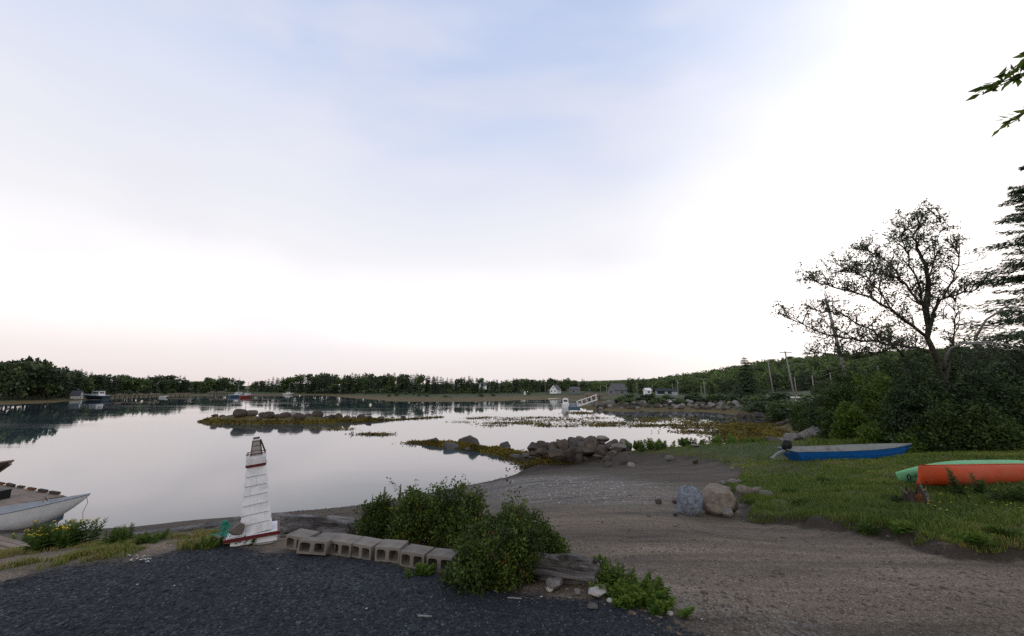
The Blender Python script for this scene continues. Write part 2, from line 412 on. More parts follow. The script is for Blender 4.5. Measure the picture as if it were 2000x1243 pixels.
# ground: masks in point attributes choose between yard stone, ramp gravel, turf soil, shell and weed
def ground_mat():
    m = NT('ground'); g = m.n('ShaderNodeNewGeometry').outputs['Position']
    yardm, turf, weed, shell, far = (m.attr(k) for k in ('yard', 'turf', 'weed', 'shell', 'far'))
    def vor(scale, out='Color', feat='F1'):
        q = m.n('ShaderNodeTexVoronoi', {'Scale': scale}, feature=feat); m.set(q.inputs['Vector'], g); return q.outputs[out]
    sepv = lambda col: m.n('ShaderNodeSeparateColor', {0: col}).outputs[0]
    v1, v2, v3 = sepv(vor(88)), sepv(vor(46)), sepv(vor(105))
    n1, n2, n3 = m.noise(g, .7, 5, .6, .4), m.noise(g, 3.3, 5, .65, .5), m.noise(g, 60, 4, .7)
    stone = m.ramp(v1, [(0, (.007, .009, .011)), (.5, (.015, .019, .023)), (.85, (.031, .037, .043)), (.97, (.07, .078, .082)), (1, (.2, .2, .19))])
    stone2 = m.ramp(v2, [(0, (.008, .010, .012)), (.7, (.021, .026, .030)), (1, (.08, .088, .09))])
    yardc = m.mix(m.ramp(n2, [(.4, 0.0), (.62, 1.0)]), stone, stone2)
    yardc = m.mix(1.0, yardc, m.ramp(n1, [(.3, (.62, .62, .66)), (.65, (1.25, 1.25, 1.22))]), 'MULTIPLY')
    mpg = m.n('ShaderNodeMapping', {'Scale': (.22, 1.7, 1), 'Rotation': (0, 0, .1)}); m.set(mpg.inputs[0], g)
    n4 = m.noise(mpg.outputs[0], 1.1, 6, .68, .6)
    grav = m.ramp(v3, [(0, (.055, .044, .033)), (.5, (.100, .081, .061)), (.85, (.155, .128, .097)), (.96, (.21, .18, .145)), (1, (.36, .34, .31))])
    grav = m.mix(m.ramp(n3, [(.35, 0.0), (.7, .6)]), grav, (.075, .062, .048))
    gravc = m.mix(1.0, grav, m.ramp(n4, [(.30, (.34, .35, .37)), (.45, (.80, .79, .78)), (.58, (1.12, 1.09, 1.06)), (.70, (1.65, 1.6, 1.52))]), 'MULTIPLY')
    px_ = m.n('ShaderNodeSeparateXYZ', {0: g})
    wet = m.n('ShaderNodeMapRange', {1: -1.6, 2: -.2, 3: .56, 4: 1.25}); m.set(wet.inputs[0], px_.outputs[2])
    tide = m.n('ShaderNodeMapRange', {1: WZ + .02, 2: WZ + 1.1, 3: .55, 4: 1.0}); m.set(tide.inputs[0], px_.outputs[2]); wv = m.math('MULTIPLY', wet.outputs[0], tide.outputs[0])
    wetv = m.n('ShaderNodeCombineColor', {0: wv, 1: m.math('MULTIPLY', wv, .975), 2: m.math('MULTIPLY', wv, .92)}).outputs[0]
    gravc = m.mix(m.math('SUBTRACT', 1.0, far), gravc, m.mix(1.0, gravc, wetv, 'MULTIPLY'))
    shf = m.math('MULTIPLY', shell, m.ramp(m.math('ADD', m.math('MULTIPLY', m.noise(mpg.outputs[0], 2.4, 6, .75, .8), .8), m.math('MULTIPLY', sepv(vor(45)), .35)), [(.56, 0.0), (.78, 1.0)]))
    gravc = m.mix(shf, gravc, (.27, .265, .255))
    soil = m.mix(m.ramp(n2, [(.35, 0.0), (.65, 1.0)]), (.042, .055, .013), (.07, .062, .024))
    soil = m.mix(m.ramp(n1, [(.5, 0.0), (.7, .7)]), soil, (.075, .055, .03))
    weedc = m.mix(m.ramp(n2, [(.35, 0.0), (.62, 1.0)]), (.026, .024, .011), (.15, .098, .016))
    weedc = m.mix(m.ramp(m.noise(g, .25, 5, .6), [(.5, 0.0), (.66, .8)]), weedc, (.055, .050, .024))
    farc = m.mix(m.ramp(m.noise(g, .05, 5, .6), [(.4, 0.0), (.6, 1.0)]), (.026, .040, .012), (.046, .060, .018))
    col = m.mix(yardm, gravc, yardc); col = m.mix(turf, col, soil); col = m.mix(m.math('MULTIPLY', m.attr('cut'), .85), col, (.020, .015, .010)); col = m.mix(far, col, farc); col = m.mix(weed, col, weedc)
    hgt = m.math('ADD', m.math('MULTIPLY', vor(62, 'Distance'), 1.0), m.math('MULTIPLY', n3, .6))
    nrm = m.bump(hgt, .45, .010)
    m.principled(col, m.ramp(n2, [(.3, .75), (.7, .95)]), nrm, .25); return m.m
def water_mat():
    m = NT('water'); g = m.n('ShaderNodeNewGeometry').outputs['Position']
    mpg = m.n('ShaderNodeMapping', {'Scale': (.35, 1.0, 1)}); m.set(mpg.inputs[0], g)
    n1 = m.noise(mpg.outputs[0], .5, 3, .5); n2 = m.noise(mpg.outputs[0], .06, 3, .55, .6)
    st = m.ramp(n2, [(.42, .010), (.62, .045)])
    b = m.n('ShaderNodeBump', {'Distance': .25, 'Strength': st}); m.set(b.inputs['Height'], n1)
    m.principled((.038, .060, .074), m.ramp(n2, [(.44, .022), (.66, .085)]), b.outputs[0], .5, IOR=1.5); return m.m
M = {}
M['ground'] = ground_mat(); M['water'] = water_mat()
M['rock'] = surf('rock', (.100, .083, .068), (.048, .042, .038), .85, 2.2, .8, .03, .2, obj_var=.45, dirt=(.17, .125, .09), dscale=.9)
M['rock_wet'] = surf('rock_wet', (.060, .050, .042), (.035, .032, .030), .6, 2.2, .8, .03, .35, obj_var=.4, dirt=(.10, .075, .03), dscale=.8)
M['rock_pale'] = surf('rock_pale', (.22, .205, .19), (.13, .12, .115), .85, 2.5, .7, .02, .2, obj_var=.35, dirt=(.28, .26, .24), dscale=1.5)
M['rock_grey'] = surf('rock_grey', (.085, .105, .14), (.34, .37, .42), .85, 11, 1.0, .02, .25, dirt=(.045, .05, .06), dscale=4.2, damt=.85)
M['rock_tan'] = surf('rock_tan', (.30, .265, .22), (.15, .128, .105), .88, 3.2, 1.0, .035, .2, dirt=(.20, .14, .095), dscale=1.6, damt=.9)
M['rock_white'] = surf('rock_white', (.50, .47, .42), (.30, .28, .25), .85, 6, .7, .01, .25, obj_var=.2)
M['white_paint'] = surf('white_paint', (.72, .73, .75), (.64, .65, .68), .55, 9, .25, .002, .4, dirt=(.38, .36, .33), dscale=6, damt=.55)
M['red_paint'] = surf('red_paint', (.125, .012, .014), (.09, .010, .012), .5, 12, .2, .002, .4)
M['grey_wood'] = surf('grey_wood', (.36, .345, .33), (.075, .068, .064), .9, 7, 1.0, .04, .12, stretch=(.3, 3.2, 3.2), dirt=(.028, .023, .02), dscale=3.2, damt=.92)
M['grey_mesh'] = surf('grey_mesh', (.33, .32, .29), (.24, .235, .215), .7, 30, .3, .002, .3, dirt=(.17, .15, .12))
M['dark_wood'] = surf('dark_wood', (.06, .045, .035), (.035, .028, .022), .8, 12, .5, .004, .2)
M['black'] = surf('black', (.006, .007, .008), (.010, .010, .011), .5, 20, .1, .001, .2)
M['concrete'] = surf('concrete', (.235, .21, .183), (.15, .132, .113), .9, 9, .7, .006, .15, dirt=(.15, .13, .11), dscale=4, obj_var=.2)
M['plank'] = surf('plank', (.24, .19, .15), (.13, .105, .085), .85, 6, .6, .008, .2, stretch=(.3, 3, 3), dirt=(.30, .24, .19), dscale=3)
M['rope'] = surf('rope', (.05, .30, .22), (.03, .20, .15), .8, 40, .6, .004, .2)
M['blue_paint'] = surf('blue_paint', (.004, .105, .36), (.003, .085, .30), .42, 5, .12, .003, .5, dirt=(.004, .055, .20), dscale=2, damt=.5)
M['aluminium'] = surf('aluminium', (.27, .28, .275), (.20, .21, .205), .6, 8, .15, .002, .3, .1, dirt=(.13, .13, .12))
M['orange_hull'] = surf('orange_hull', (.44, .055, .010), (.33, .040, .010), .6, 2.2, .25, .004, .2, dirt=(.34, .085, .045), dscale=1.9, damt=.75)
M['green_hull'] = surf('green_hull', (.17, .46, .22), (.13, .38, .19), .55, 3, .2, .003, .25, dirt=(.14, .30, .17), dscale=2.2)
M['dark_green'] = surf('dark_green', (.04, .14, .07), (.03, .10, .05), .6, 6, .1)
M['boat_white'] = surf('boat_white', (.72, .73, .75), (.62, .63, .66), .45, 4, .08, .002, .5, dirt=(.5, .5, .5), damt=.4)
M['boat_grey'] = surf('boat_grey', (.30, .34, .39), (.24, .27, .31), .6, 4, .1, .002, .4)
M['boat_navy'] = surf('boat_navy', (.012, .035, .06), (.01, .028, .045), .5, 4, .05)
M['boat_red'] = surf('boat_red', (.22, .045, .036), (.17, .035, .03), .5, 4, .05)
M['boat_blue'] = surf('boat_blue', (.06, .11, .18), (.05, .09, .15), .5, 4, .05)
M['glass'] = surf('glass', (.02, .025, .03), (.03, .035, .04), .1, 3, 0, spec=.6)
M['rust'] = surf('rust', (.15, .055, .022), (.07, .035, .02), .9, 14, .9, .01, .1)
M['bark'] = surf('bark', (.060, .050, .042), (.030, .026, .022), .9, 9, .8, .01, .15, stretch=(2, 2, .5))
M['bark_pale'] = surf('bark_pale', (.24, .23, .22), (.15, .145, .14), .85, 9, .6, .006, .15)
M['pole_wood'] = surf('pole_wood', (.26, .245, .235), (.18, .17, .16), .85, 5, .4, .01, .2, stretch=(3, 3, .3))
M['metal'] = surf('metal', (.20, .21, .22), (.13, .13, .14), .55, 10, .1, .001, .35, .1)
M['wire'] = surf('wire', (.05, .05, .05), (.04, .04, .04), .6, 10, 0)
M['house_white'] = surf('house_white', (.75, .77, .78), (.68, .70, .71), .7, 1, .1, .01)
M['house_grey'] = surf('house_grey', (.17, .175, .185), (.13, .135, .14), .8, 1, .2, .01)
M['roof_grey'] = surf('roof_grey', (.10, .105, .115), (.075, .08, .09), .8, 2, .3, .02)
M['buoy'] = surf('buoy', (.80, .70, .60), (.72, .60, .5), .5, 6, 0)
M['yellow'] = surf('yellow', (.70, .52, .03), (.60, .42, .02), .6, 20, 0)
M['white_petal'] = surf('white_petal', (.70, .70, .66), (.6, .6, .56), .7, 20, 0)
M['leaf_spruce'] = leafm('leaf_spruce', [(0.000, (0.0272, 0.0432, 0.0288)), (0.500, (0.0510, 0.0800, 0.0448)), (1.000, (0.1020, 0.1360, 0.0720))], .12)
M['leaf_far'] = leafm('leaf_far', [(0.000, (0.0382, 0.0599, 0.0321)), (0.500, (0.0663, 0.1016, 0.0445)), (1.000, (0.1211, 0.1628, 0.0617))], .15, obj_var=.5)
M['leaf_rose'] = leafm('leaf_rose', [(0, (0.0200, 0.0350, 0.0080)), (.45, (0.0500, 0.0825, 0.0140)), (.75, (0.1187, 0.1688, 0.0260)), (.93, (0.2000, 0.2500, 0.0450)), (.975, (0.1375, 0.0625, 0.0220)), (1, (0.1750, 0.0500, 0.0300))], .25)
M['leaf_shrub'] = leafm('leaf_shrub', [(0.000, (0.0219, 0.0400, 0.0121)), (0.500, (0.0470, 0.0801, 0.0187)), (1.000, (0.1018, 0.1463, 0.0308))], .2)
M['leaf_lime'] = leafm('leaf_lime', [(0.000, (0.0420, 0.0747, 0.0120)), (0.500, (0.0840, 0.1380, 0.0220)), (1.000, (0.1560, 0.2070, 0.0400))], .28)
M['leaf_dark'] = leafm('leaf_dark', [(0.000, (0.0169, 0.0315, 0.0132)), (0.500, (0.0338, 0.0595, 0.0211)), (1.000, (0.0675, 0.1015, 0.0343))], .15)
M['leaf_tree'] = leafm('leaf_tree', [(0.000, (0.0387, 0.0570, 0.0284)), (0.500, (0.0704, 0.0998, 0.0441)), (1.000, (0.1320, 0.1783, 0.0709))], .25)
M['grass'] = leafm('grass', [(0.000, (0.0425, 0.0683, 0.0099)), (0.400, (0.0850, 0.1318, 0.0176)), (0.750, (0.1438, 0.1952, 0.0330)), (0.880, (0.2125, 0.1708, 0.0495)), (1.000, (0.2375, 0.1708, 0.0715))], .25)
M['weed_plant'] = leafm('weed_plant', [(0.000, (0.0327, 0.0644, 0.0110)), (0.500, (0.0668, 0.1258, 0.0198)), (1.000, (0.1485, 0.2145, 0.0396))], .3)
M['seaweed'] = leafm('seaweed', [(0, (.034, .030, .008)), (.4, (.095, .078, .012)), (.8, (.215, .17, .022)), (1, (.30, .25, .04))], .1)
M['pebble'] = leafm('pebble', [(0, (.009, .011, .013)), (.55, (.024, .029, .033)), (.85, (.055, .061, .065)), (.96, (.15, .15, .15)), (1, (.40, .39, .37))], .0, .85, .1)
M['pebble_brown'] = leafm('pebble_brown', [(0, (.060, .048, .036)), (.55, (.095, .078, .060)), (.85, (.15, .125, .098)), (.96, (.25, .225, .19)), (1, (.46, .44, .40))], .0, .85, .1)
# ------------------------------------------------------------------ ground and water
def build_ground():
    az = np.concatenate([np.linspace(-180, -66, 60)[:-1], np.linspace(-66, 66, 640), np.linspace(66, 180, 60)[1:]]) * math.pi / 180
    rr = np.concatenate([[0.02, .3, .6], np.geomspace(.9, 60, 460), np.geomspace(60.8, 400, 150)[1:], np.geomspace(404, 3500, 40)[1:]])
    A, Rr = np.meshgrid(az, rr); x = (np.sin(A) * Rr).ravel(); y = (np.cos(A) * Rr).ravel()
    h = height(x, y); na = len(az); nr = len(rr)
    i = np.arange((nr - 1) * (na - 1)); a = i // (na - 1) * na + i % (na - 1)
    me = mesh_np('ground', np.stack([x, y, h], 1), np.stack([a, a + 1, a + na + 1, a + na], 1), smooth=True)
    r = np.hypot(x, y)
    def put(k, v):
        q = me.attributes.new(k, 'FLOAT', 'POINT'); q.data.foreach_set('value', np.clip(v, 0, 1).astype(np.float32))
    n1 = fbm(x, y, 1.6, 4, 21); n2 = fbm(x, y, 6, 3, 31)
    sy = sdist(x, y, yard); sl = sdist(x, y, lawn); ss = sdist(x, y, strip)
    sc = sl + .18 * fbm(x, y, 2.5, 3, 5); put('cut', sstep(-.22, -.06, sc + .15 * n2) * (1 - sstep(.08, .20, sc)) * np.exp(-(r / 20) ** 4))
    put('yard', sstep(-.16, .12, sy + .30 * n1 + .10 * n2))
    turf = sstep(-.05, .10, sl + .35 * n1 + .12 * n2)
    turf = np.maximum(turf, sstep(-.05, .2, ss + .35 * n1 - .1) * sstep(-.1, .15, n1 + .5 * n2 + .12))
    put('turf', turf * (1 - sstep(.05, .5, n1 + n2 * .6 - .18) * .7))
    bank = (x < 3.4) & (r < 40)
    dn, _ = ldist(x, y, reef_near); df, _ = ldist(x, y, reef_far)
    wd = (1 - sstep(.35, .8, h - WZ + .3 * n1)) * sstep(30, 36, r) + (1 - sstep(1.0, 2.6, dn)) + (1 - sstep(2.0, 4, df))
    put('weed', wd * (1 - 0 * n1))
    fr = sstep(27, 36, r) * sstep(.3, .7, h - WZ + .25 * n1)
    back = sstep(18, 26, r) * (y < 10)
    put('far', np.maximum(fr, np.maximum(back, sstep(16, 24, r) * sstep(.5, 1.5, sl))))
    put('shell', sstep(-1.5, 1.0, sdist(x, y, shells)) + .35 * sstep(-.3, .3, sdist(x, y, yard) + .9) * (1 - sstep(-.3, .0, sy)) * (x > 1.0))
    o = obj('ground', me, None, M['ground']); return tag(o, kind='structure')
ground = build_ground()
wm = MB(); wm.add([(-3000, -3000, WZ), (3000, -3000, WZ), (3000, 3500, WZ), (-3000, 3500, WZ)], [(0, 1, 2, 3)])
tag(wm.build('water', M['water']), kind='structure')

# ------------------------------------------------------------------ foliage makers
def rnd(seed): return np.random.default_rng(seed)
def unit(v): return v / (np.linalg.norm(v, axis=-1, keepdims=True) + 1e-9)
def cards(P, D, S, Wd, rng, fold=.25):
    """one leaf-shaped quad per row: base P, direction D, length S, width Wd"""
    n = len(P); D = unit(D); Q = rng.normal(size=(n, 3)); sd = unit(np.cross(D, Q)); up = np.cross(sd, D)
    S = np.broadcast_to(S, (n,))[:, None]; Wd = np.broadcast_to(Wd, (n,))[:, None]
    m = P + D * S * .45; tip = P + D * S - up * S * fold * .5
    V = np.stack([P, m + sd * Wd * .5, tip, m - sd * Wd * .5], 1).reshape(-1, 3)
    return V, np.arange(n * 4).reshape(n, 4)
def crown_leaves(rng, centers, radius, per, leaf, wr=.5, out=1.0, up=.3, squash=.75):
    centers = np.asarray(centers, float); n = len(centers) * per
    rad = np.repeat(np.broadcast_to(radius, (len(centers),)), per)[:, None]
    o = unit(rng.normal(size=(n, 3))) * (rng.random((n, 1)) ** .45); o[:, 2] *= squash
    P = np.repeat(centers, per, 0) + o * rad
    D = o * out + rng.normal(size=(n, 3)) * .5 + np.array([0, 0, up])
    S = leaf * (.6 + .8 * rng.random(n))
    V, Fq = cards(P, D, S, S * wr, rng)
    tint = np.clip(np.repeat(rng.normal(.46, .20, len(centers)), per) + rng.normal(0, .08, n), 0, 1)
    return V, Fq, tint
def lump_centers(rng, n, R3, hollow=.55, lumps=7, base=.0, amp=.35):
    d = unit(rng.normal(size=(n, 3))); d[:, 2] = np.abs(d[:, 2]) * (1 - base) + d[:, 2] * base
    L_ = unit(rng.normal(size=(lumps, 3))); L_[:, 2] = np.abs(L_[:, 2])
    k = (1 - amp) + amp * 1.3 * np.max(np.clip(d @ L_.T, 0, 1) ** 5, axis=1)
    rr = (hollow + (1 - hollow) * rng.random((n, 1)) ** .6) * k[:, None]
    return d * rr * np.asarray(R3)
def shrub_mesh(seed, R3, n=120, per=26, leaf=.1, rad=.22, wr=.5, mat='leaf_shrub', lumps=7, amp=.35, shoots=0):
    rng = rnd(seed); cs = lump_centers(rng, n, R3, lumps=lumps, amp=amp); cs[:, 2] = np.maximum(cs[:, 2], .04)
    V, Fq, t = crown_leaves(rng, cs, rad, per, leaf, wr)
    Vs, Fs, ts = [V], [Fq], [t]; k = len(V)
    for _ in range(shoots):                      # long upright shoots breaking the outline
        b = cs[rng.integers(len(cs))]; ln = rng.uniform(.12, .3) * R3[2]
        pts = b + np.linspace(0, 1, 9)[:, None] * (np.array([0, 0, 1]) + rng.normal(size=3) * .35) * ln * 1.6
        v2, f2, t2 = crown_leaves(rng, pts, rad * .3, 6, leaf * .9, wr)
        Vs.append(v2); Fs.append(f2 + k); ts.append(t2); k += len(v2)
    me = mesh_np('foliage', np.concatenate(Vs), np.concatenate(Fs), np.concatenate(ts)); me.materials.append(M[mat])
    st = MB()
    for _ in range(9):
        e = cs[rng.integers(len(cs))]; e = Vector(e) * .9; a = Vector((rng.normal() * .1 * R3[0], rng.normal() * .1 * R3[1], 0))
        mid = a.lerp(e, .5) + Vector((0, 0, .15 * R3[2])); r0 = .018 * max(R3)
        st.tube([a - Vector((0, 0, .12)), mid, e], [r0, r0 * .7, r0 * .3], 5)
    return me, st.mesh('stems', M['bark'])
def shrub(name, label, loc, seed, R3, group=None, cat='shrub', **kw):
    f, s = shrub_mesh(seed, R3, **kw)
    t = thing(name, label, cat, loc, 0, group); obj('foliage', f, t); obj('stems', s, t); return t
def spruce_mesh(seed, H, Rb, whorls=22, br=9, seg=7, card=.5, droop=.35, z0=.06, per=3, wr=.3):
    rng = rnd(seed); P = []; D = []; S = []; T = []; st = MB()
    for k in range(whorls):
        f = (k + rng.uniform(-.3, .3)) / whorls; f = min(max(f, 0), .99); z = H * (z0 + (1 - z0) * f)
        L0 = Rb * (1 - f) ** .85 + .02 * H
        tone = rng.normal(.45, .12)
        for b in range(br):
            a = rng.uniform(0, 2 * math.pi); ln = L0 * rng.uniform(.55, 1.12)
            dv = np.array([math.cos(a), math.sin(a), 0])
            u_ = np.linspace(.12, 1, seg)
            pts = np.array([0, 0, z]) + dv * (u_ * ln)[:, None]; pts[:, 2] += -droop * ln * u_ ** 1.3 + .16 * ln * u_ ** 3
            if H > 6 and k % 2 == 0 and b < 5: st.tube([(0, 0, z), tuple(pts[seg // 2]), tuple(pts[-1])], [.03, .02, .008], 4)
            for j in range(per):
                side = rng.uniform(-1.1, 1.1, seg)
                ca, sa = np.cos(side), np.sin(side)
                dd = np.stack([dv[0] * ca - dv[1] * sa, dv[0] * sa + dv[1] * ca, rng.uniform(-.55, .15, seg)], 1)
                P.append(pts + rng.normal(size=pts.shape) * .03 * ln); D.append(dd); S.append(card * (.6 + .7 * rng.random(seg)) * (.55 + .45 * (1 - f)))
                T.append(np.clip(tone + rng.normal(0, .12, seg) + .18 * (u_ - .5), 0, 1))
    # leader
    P.append(np.array([[0, 0, H * .97]] * 4)); D.append(np.array([[.3, 0, 1], [-.3, .1, 1], [0, .3, 1], [0, 0, 1.]])); S.append(np.full(4, .05 * H)); T.append(np.full(4, .4))
    P, D, S, T = (np.concatenate(q) for q in (P, D, S, T))
    V, Fq = cards(P, D, S, S * wr, rng, .5)
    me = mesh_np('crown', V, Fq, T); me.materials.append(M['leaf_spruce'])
    st.tube([(0, 0, -.4), (0, 0, H * .5), (0, 0, H * .96)], [.017 * H, .010 * H, .002 * H], 7)
    return me, st.mesh('trunk', M['bark'])
def broad_mesh(seed, H, Rc, blobs=9, n=70, leaf=.7, mat='leaf_far', low=.18):
    rng = rnd(seed); cs = []
    for k in range(blobs):
        f = rng.uniform(low, .86); w_ = math.sin(math.pi * min(.95, .25 + f * .75)) ** .7
        cb = np.array([rng.normal() * Rc * .42 * w_, rng.normal() * Rc * .42 * w_, f * H])
        q = lump_centers(rng, n // 4, (Rc * .55, Rc * .55, H * .17), .6, 5, 1.0); cs.append(cb + q)
    cs = np.concatenate(cs); V, Fq, t = crown_leaves(rng, cs, .16 * Rc, 5, leaf, .75)
    me = mesh_np('crown', V, Fq, t); me.materials.append(M[mat])
    st = MB(); st.tube([(0, 0, -.4), (.1, 0, H * .35), (0, .1, H * .8)], [.022 * H, .015 * H, .004 * H], 6)
    for k in range(5):
        e = Vector(cs[rng.integers(len(cs))]); st.tube([(0.05, 0, H * rng.uniform(.2, .4)), tuple(e)], [.009 * H, .003 * H], 5)
    return me, st.mesh('trunk', M['bark'])
def joined(crown, trunk, name):           # far trees: one mesh, two materials
    nv = len(crown.vertices); V = np.empty(nv * 3, np.float32); crown.vertices.foreach_get('co', V); V = V.reshape(-1, 3)
    Fq = np.arange(nv).reshape(-1, 4); t = np.empty(len(Fq), np.float32); crown.attributes['tint'].data.foreach_get('value', t)
    V2 = np.empty(len(trunk.vertices) * 3, np.float32); trunk.vertices.foreach_get('co', V2); V2 = V2.reshape(-1, 3)
    f4 = [list(p.vertices) for p in trunk.polygons if len(p.vertices) == 4]; fo = [list(p.vertices) for p in trunk.polygons if len(p.vertices) != 4]
    f4 = np.array(f4) + nv
    me = mesh_np(name, np.concatenate([V, V2]), [Fq, f4], np.concatenate([t, np.zeros(len(f4))]))
    me.materials.append(crown.materials[0]); me.materials.append(trunk.materials[0])
    me.polygons.foreach_set('material_index', np.concatenate([np.zeros(len(Fq)), np.ones(len(f4))]).astype(np.int32)); me.update()
    return me

# ------------------------------------------------------------------ far woods
random.seed(5)
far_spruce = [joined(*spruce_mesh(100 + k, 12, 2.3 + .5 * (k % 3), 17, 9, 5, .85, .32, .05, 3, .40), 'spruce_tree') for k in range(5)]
far_broad = [joined(*broad_mesh(200 + k, 10, 4.2, 9, 56, 1.0), 'broadleaf_tree') for k in range(6)]
far_dead = []
def put_far(kind, px, d, top, label, group, wide=1.0, name=None):
    p = on(px, d); ztop = at(px, top, d)[2]; h = ztop - p[2]
    if h < 1.2: return None
    me = random.choice(far_spruce if kind == 's' else far_broad); H0 = 12 if kind == 's' else 10
    o = obj(name or ('spruce_tree' if kind == 's' else 'broadleaf_tree'), me); o.location = (p[0], p[1], p[2] - .15); s = h / H0
    w_ = wide * min(1.35, max(.75, (9.0 / max(h, 3)) ** .35))
    o.scale = (s * w_ * random.uniform(.85, 1.15), s * w_ * random.uniform(.85, 1.15), s * random.uniform(.97, 1.02)); o.rotation_euler = (0, 0, random.uniform(0, 6.28))
    return tag(o, label, 'tree', group)
sky_pts = [(-60, 702), (0, 701), (40, 698), (75, 703), (100, 720), (130, 723), (180, 727), (220, 731), (260, 736), (300, 734), (350, 733), (372, 741), (390, 743), (420, 733), (455, 736), (468, 742), (478, 757), (486, 750), (500, 744), (520, 740), (560, 735),
           (600, 730), (640, 729), (670, 729), (700, 727), (760, 729), (800, 730), (850, 732), (880, 739), (920, 735), (940, 741), (970, 741), (1030, 739), (1080, 740), (1130, 739), (1160, 744), (1190, 746), (1250, 743), (1290, 738), (1330, 731),
           (1380, 724), (1430, 714), (1480, 705), (1530, 697), (1600, 692), (1700, 687), (1800, 684)]
dep_pts = [(-60, 135), (0, 140), (90, 150), (130, 175), (200, 215), (300, 262), (420, 305), (480, 318), (560, 312), (650, 285), (700, 268), (850, 246), (1000, 268), (1100, 300), (1200, 300), (1300, 290), (1450, 290), (1600, 300)]
def interp(t, x): return float(np.interp(x, [a for a, _ in t], [b for _, b in t]))
def zone(px):
    if px < 105: return 'tall leafy tree on the far left point', 'leafy trees on the left point', .12
    if px < 470: return ('spruce' , 'broadleaf'), 'woods behind the left wharves', .4
    if px < 1000: return ('spruce', 'broadleaf'), 'woods on the middle shore', .62
    return ('spruce', 'broadleaf'), 'woods behind the far cottages', .35
ZL = {'woods behind the left wharves': ('dark pointed spruce in the woods behind the left wharves', 'rounded green tree in the woods behind the left wharves'),
      'woods on the middle shore': ('dark pointed spruce in the woods across the middle of the cove', 'rounded tree among spruces across the middle of the cove'),
      'woods behind the far cottages': ('pointed spruce in the woods behind the far white cottage', 'rounded green tree in the woods behind the far cottages')}
px = -50.0
while px < 1215:
    for row in range(2):
        q = px + random.uniform(-4, 4); lab, grp, ps = zone(q)
        if 473 < q < 483: continue
        kind = 's' if random.random() < ps else 'b'
        d = interp(dep_pts, q) + row * 16 + random.uniform(0, 9)
        top = interp(sky_pts, q); base = 771.0
        k = random.uniform(.78, .96) if row == 0 else random.uniform(.9, 1.04)
        if kind == 's': k *= 1.05
        lb = lab if isinstance(lab, str) else ZL[grp][0 if kind == 's' else 1]
        if isinstance(lab, str): lb = 'tall dark spruce among the leafy trees on the far left point' if kind == 's' else lab
        put_far(kind, q, d, base - (base - top) * k, lb, grp + (' spruces' if kind == 's' else ' leafy'), 1.0)
    px += 8.5 if px > 105 else 11
# low shrubs along the far shores
px = -40
while px < 1180:
    d = interp(dep_pts, px) - random.uniform(4, 14); g_ = on(px, d)
    if g_[2] > WZ + .9 and not (150 < px < 215) and not (470 < px < 486) and not (1065 < px < 1140):
        y0 = HOR + (1.65 - g_[2]) / d * F
        put_far('b', px, d, y0 - random.uniform(5, 15) * 200 / d, 'low rounded bush along the far wooded shore', 'bushes along the far shore', 1.1, 'bush')
    px += random.uniform(9, 17)
# dark low growth on the flat before the middle woods
for i in range(46):
    q = random.uniform(600, 1060); d = random.uniform(165, 235); g_ = on(q, d)
    if g_[2] > WZ + .55:
        y0 = HOR + (1.65 - g_[2]) / d * F
        put_far('b', q, d, y0 - random.uniform(.9, 2.2) * F / d, 'low dark bush on the weedy flat before the middle woods', 'bushes on the middle flat', 1.8, 'bush')
# hill on the right: named trees along its foot and crest, the rest of its wood as one mass
for i in range(70):
    q = random.uniform(1215, 1700); d = random.uniform(175, 290) - max(0, (q - 1500)) * .25
    gy = on(q, d); y0 = HOR + (1.65 - gy[2]) / d * F
    kind = 's' if random.random() < .25 else 'b'
    hh = random.uniform(6, 10.5)
    put_far(kind, q, d, y0 - hh * F / d, 'dark spruce on the lower slope of the right hill' if kind == 's' else 'rounded green tree on the lower slope of the right hill', 'trees low on the hill ' + kind)
for i in range(52):
    q = 1216 + i * 9.2 + random.uniform(-3, 3); d = 330 + random.uniform(-15, 20)
    put_far('b' if random.random() < .7 else 's', q, d, interp(sky_pts, q) + random.uniform(-2, 4), 'tree on the skyline of the wooded right hill', 'trees along the hill crest', 1.2)
def forest():
    rng = rnd(77); P = []; Sz = []
    qs = rng.uniform(1150, 1990, 2600); ds = rng.uniform(150, 350, 2600)
    x = (qs - CX) / F * ds; z = height(x, ds, False)
    sky_y = np.interp(qs, [a for a, _ in sky_pts], [b for _, b in sky_pts])
    ok = (z > WZ + 2.5) & ~((qs < 1500) & (ds < 205)) & ~((qs > 1500) & (ds < 185))
    cs = []; rs = []
    for xx, dd, zz, okk, sy_ in zip(x, ds, z, ok, sky_y):
        if not okk: continue
        hh = min(rng.uniform(5, 10), (HOR - sy_ - 1) / F * dd + 1.65 - zz)
        if hh < 2.5: continue
        q = lump_centers(rng, 12, (2.8, 2.8, hh * .5), .5, 4, 1.0, .3) + np.array([xx, dd, zz + hh * .52]); cs.append(q)
    cs = np.concatenate(cs); V, Fq, t = crown_leaves(rng, cs, 1.1, 5, 1.15, .75)
    me = mesh_np('forest', V, Fq, t); o = obj('forest', me, None, M['leaf_far'])
    return tag(o, 'continuous wood covering the right hillside', 'forest', kind='stuff')
forest()
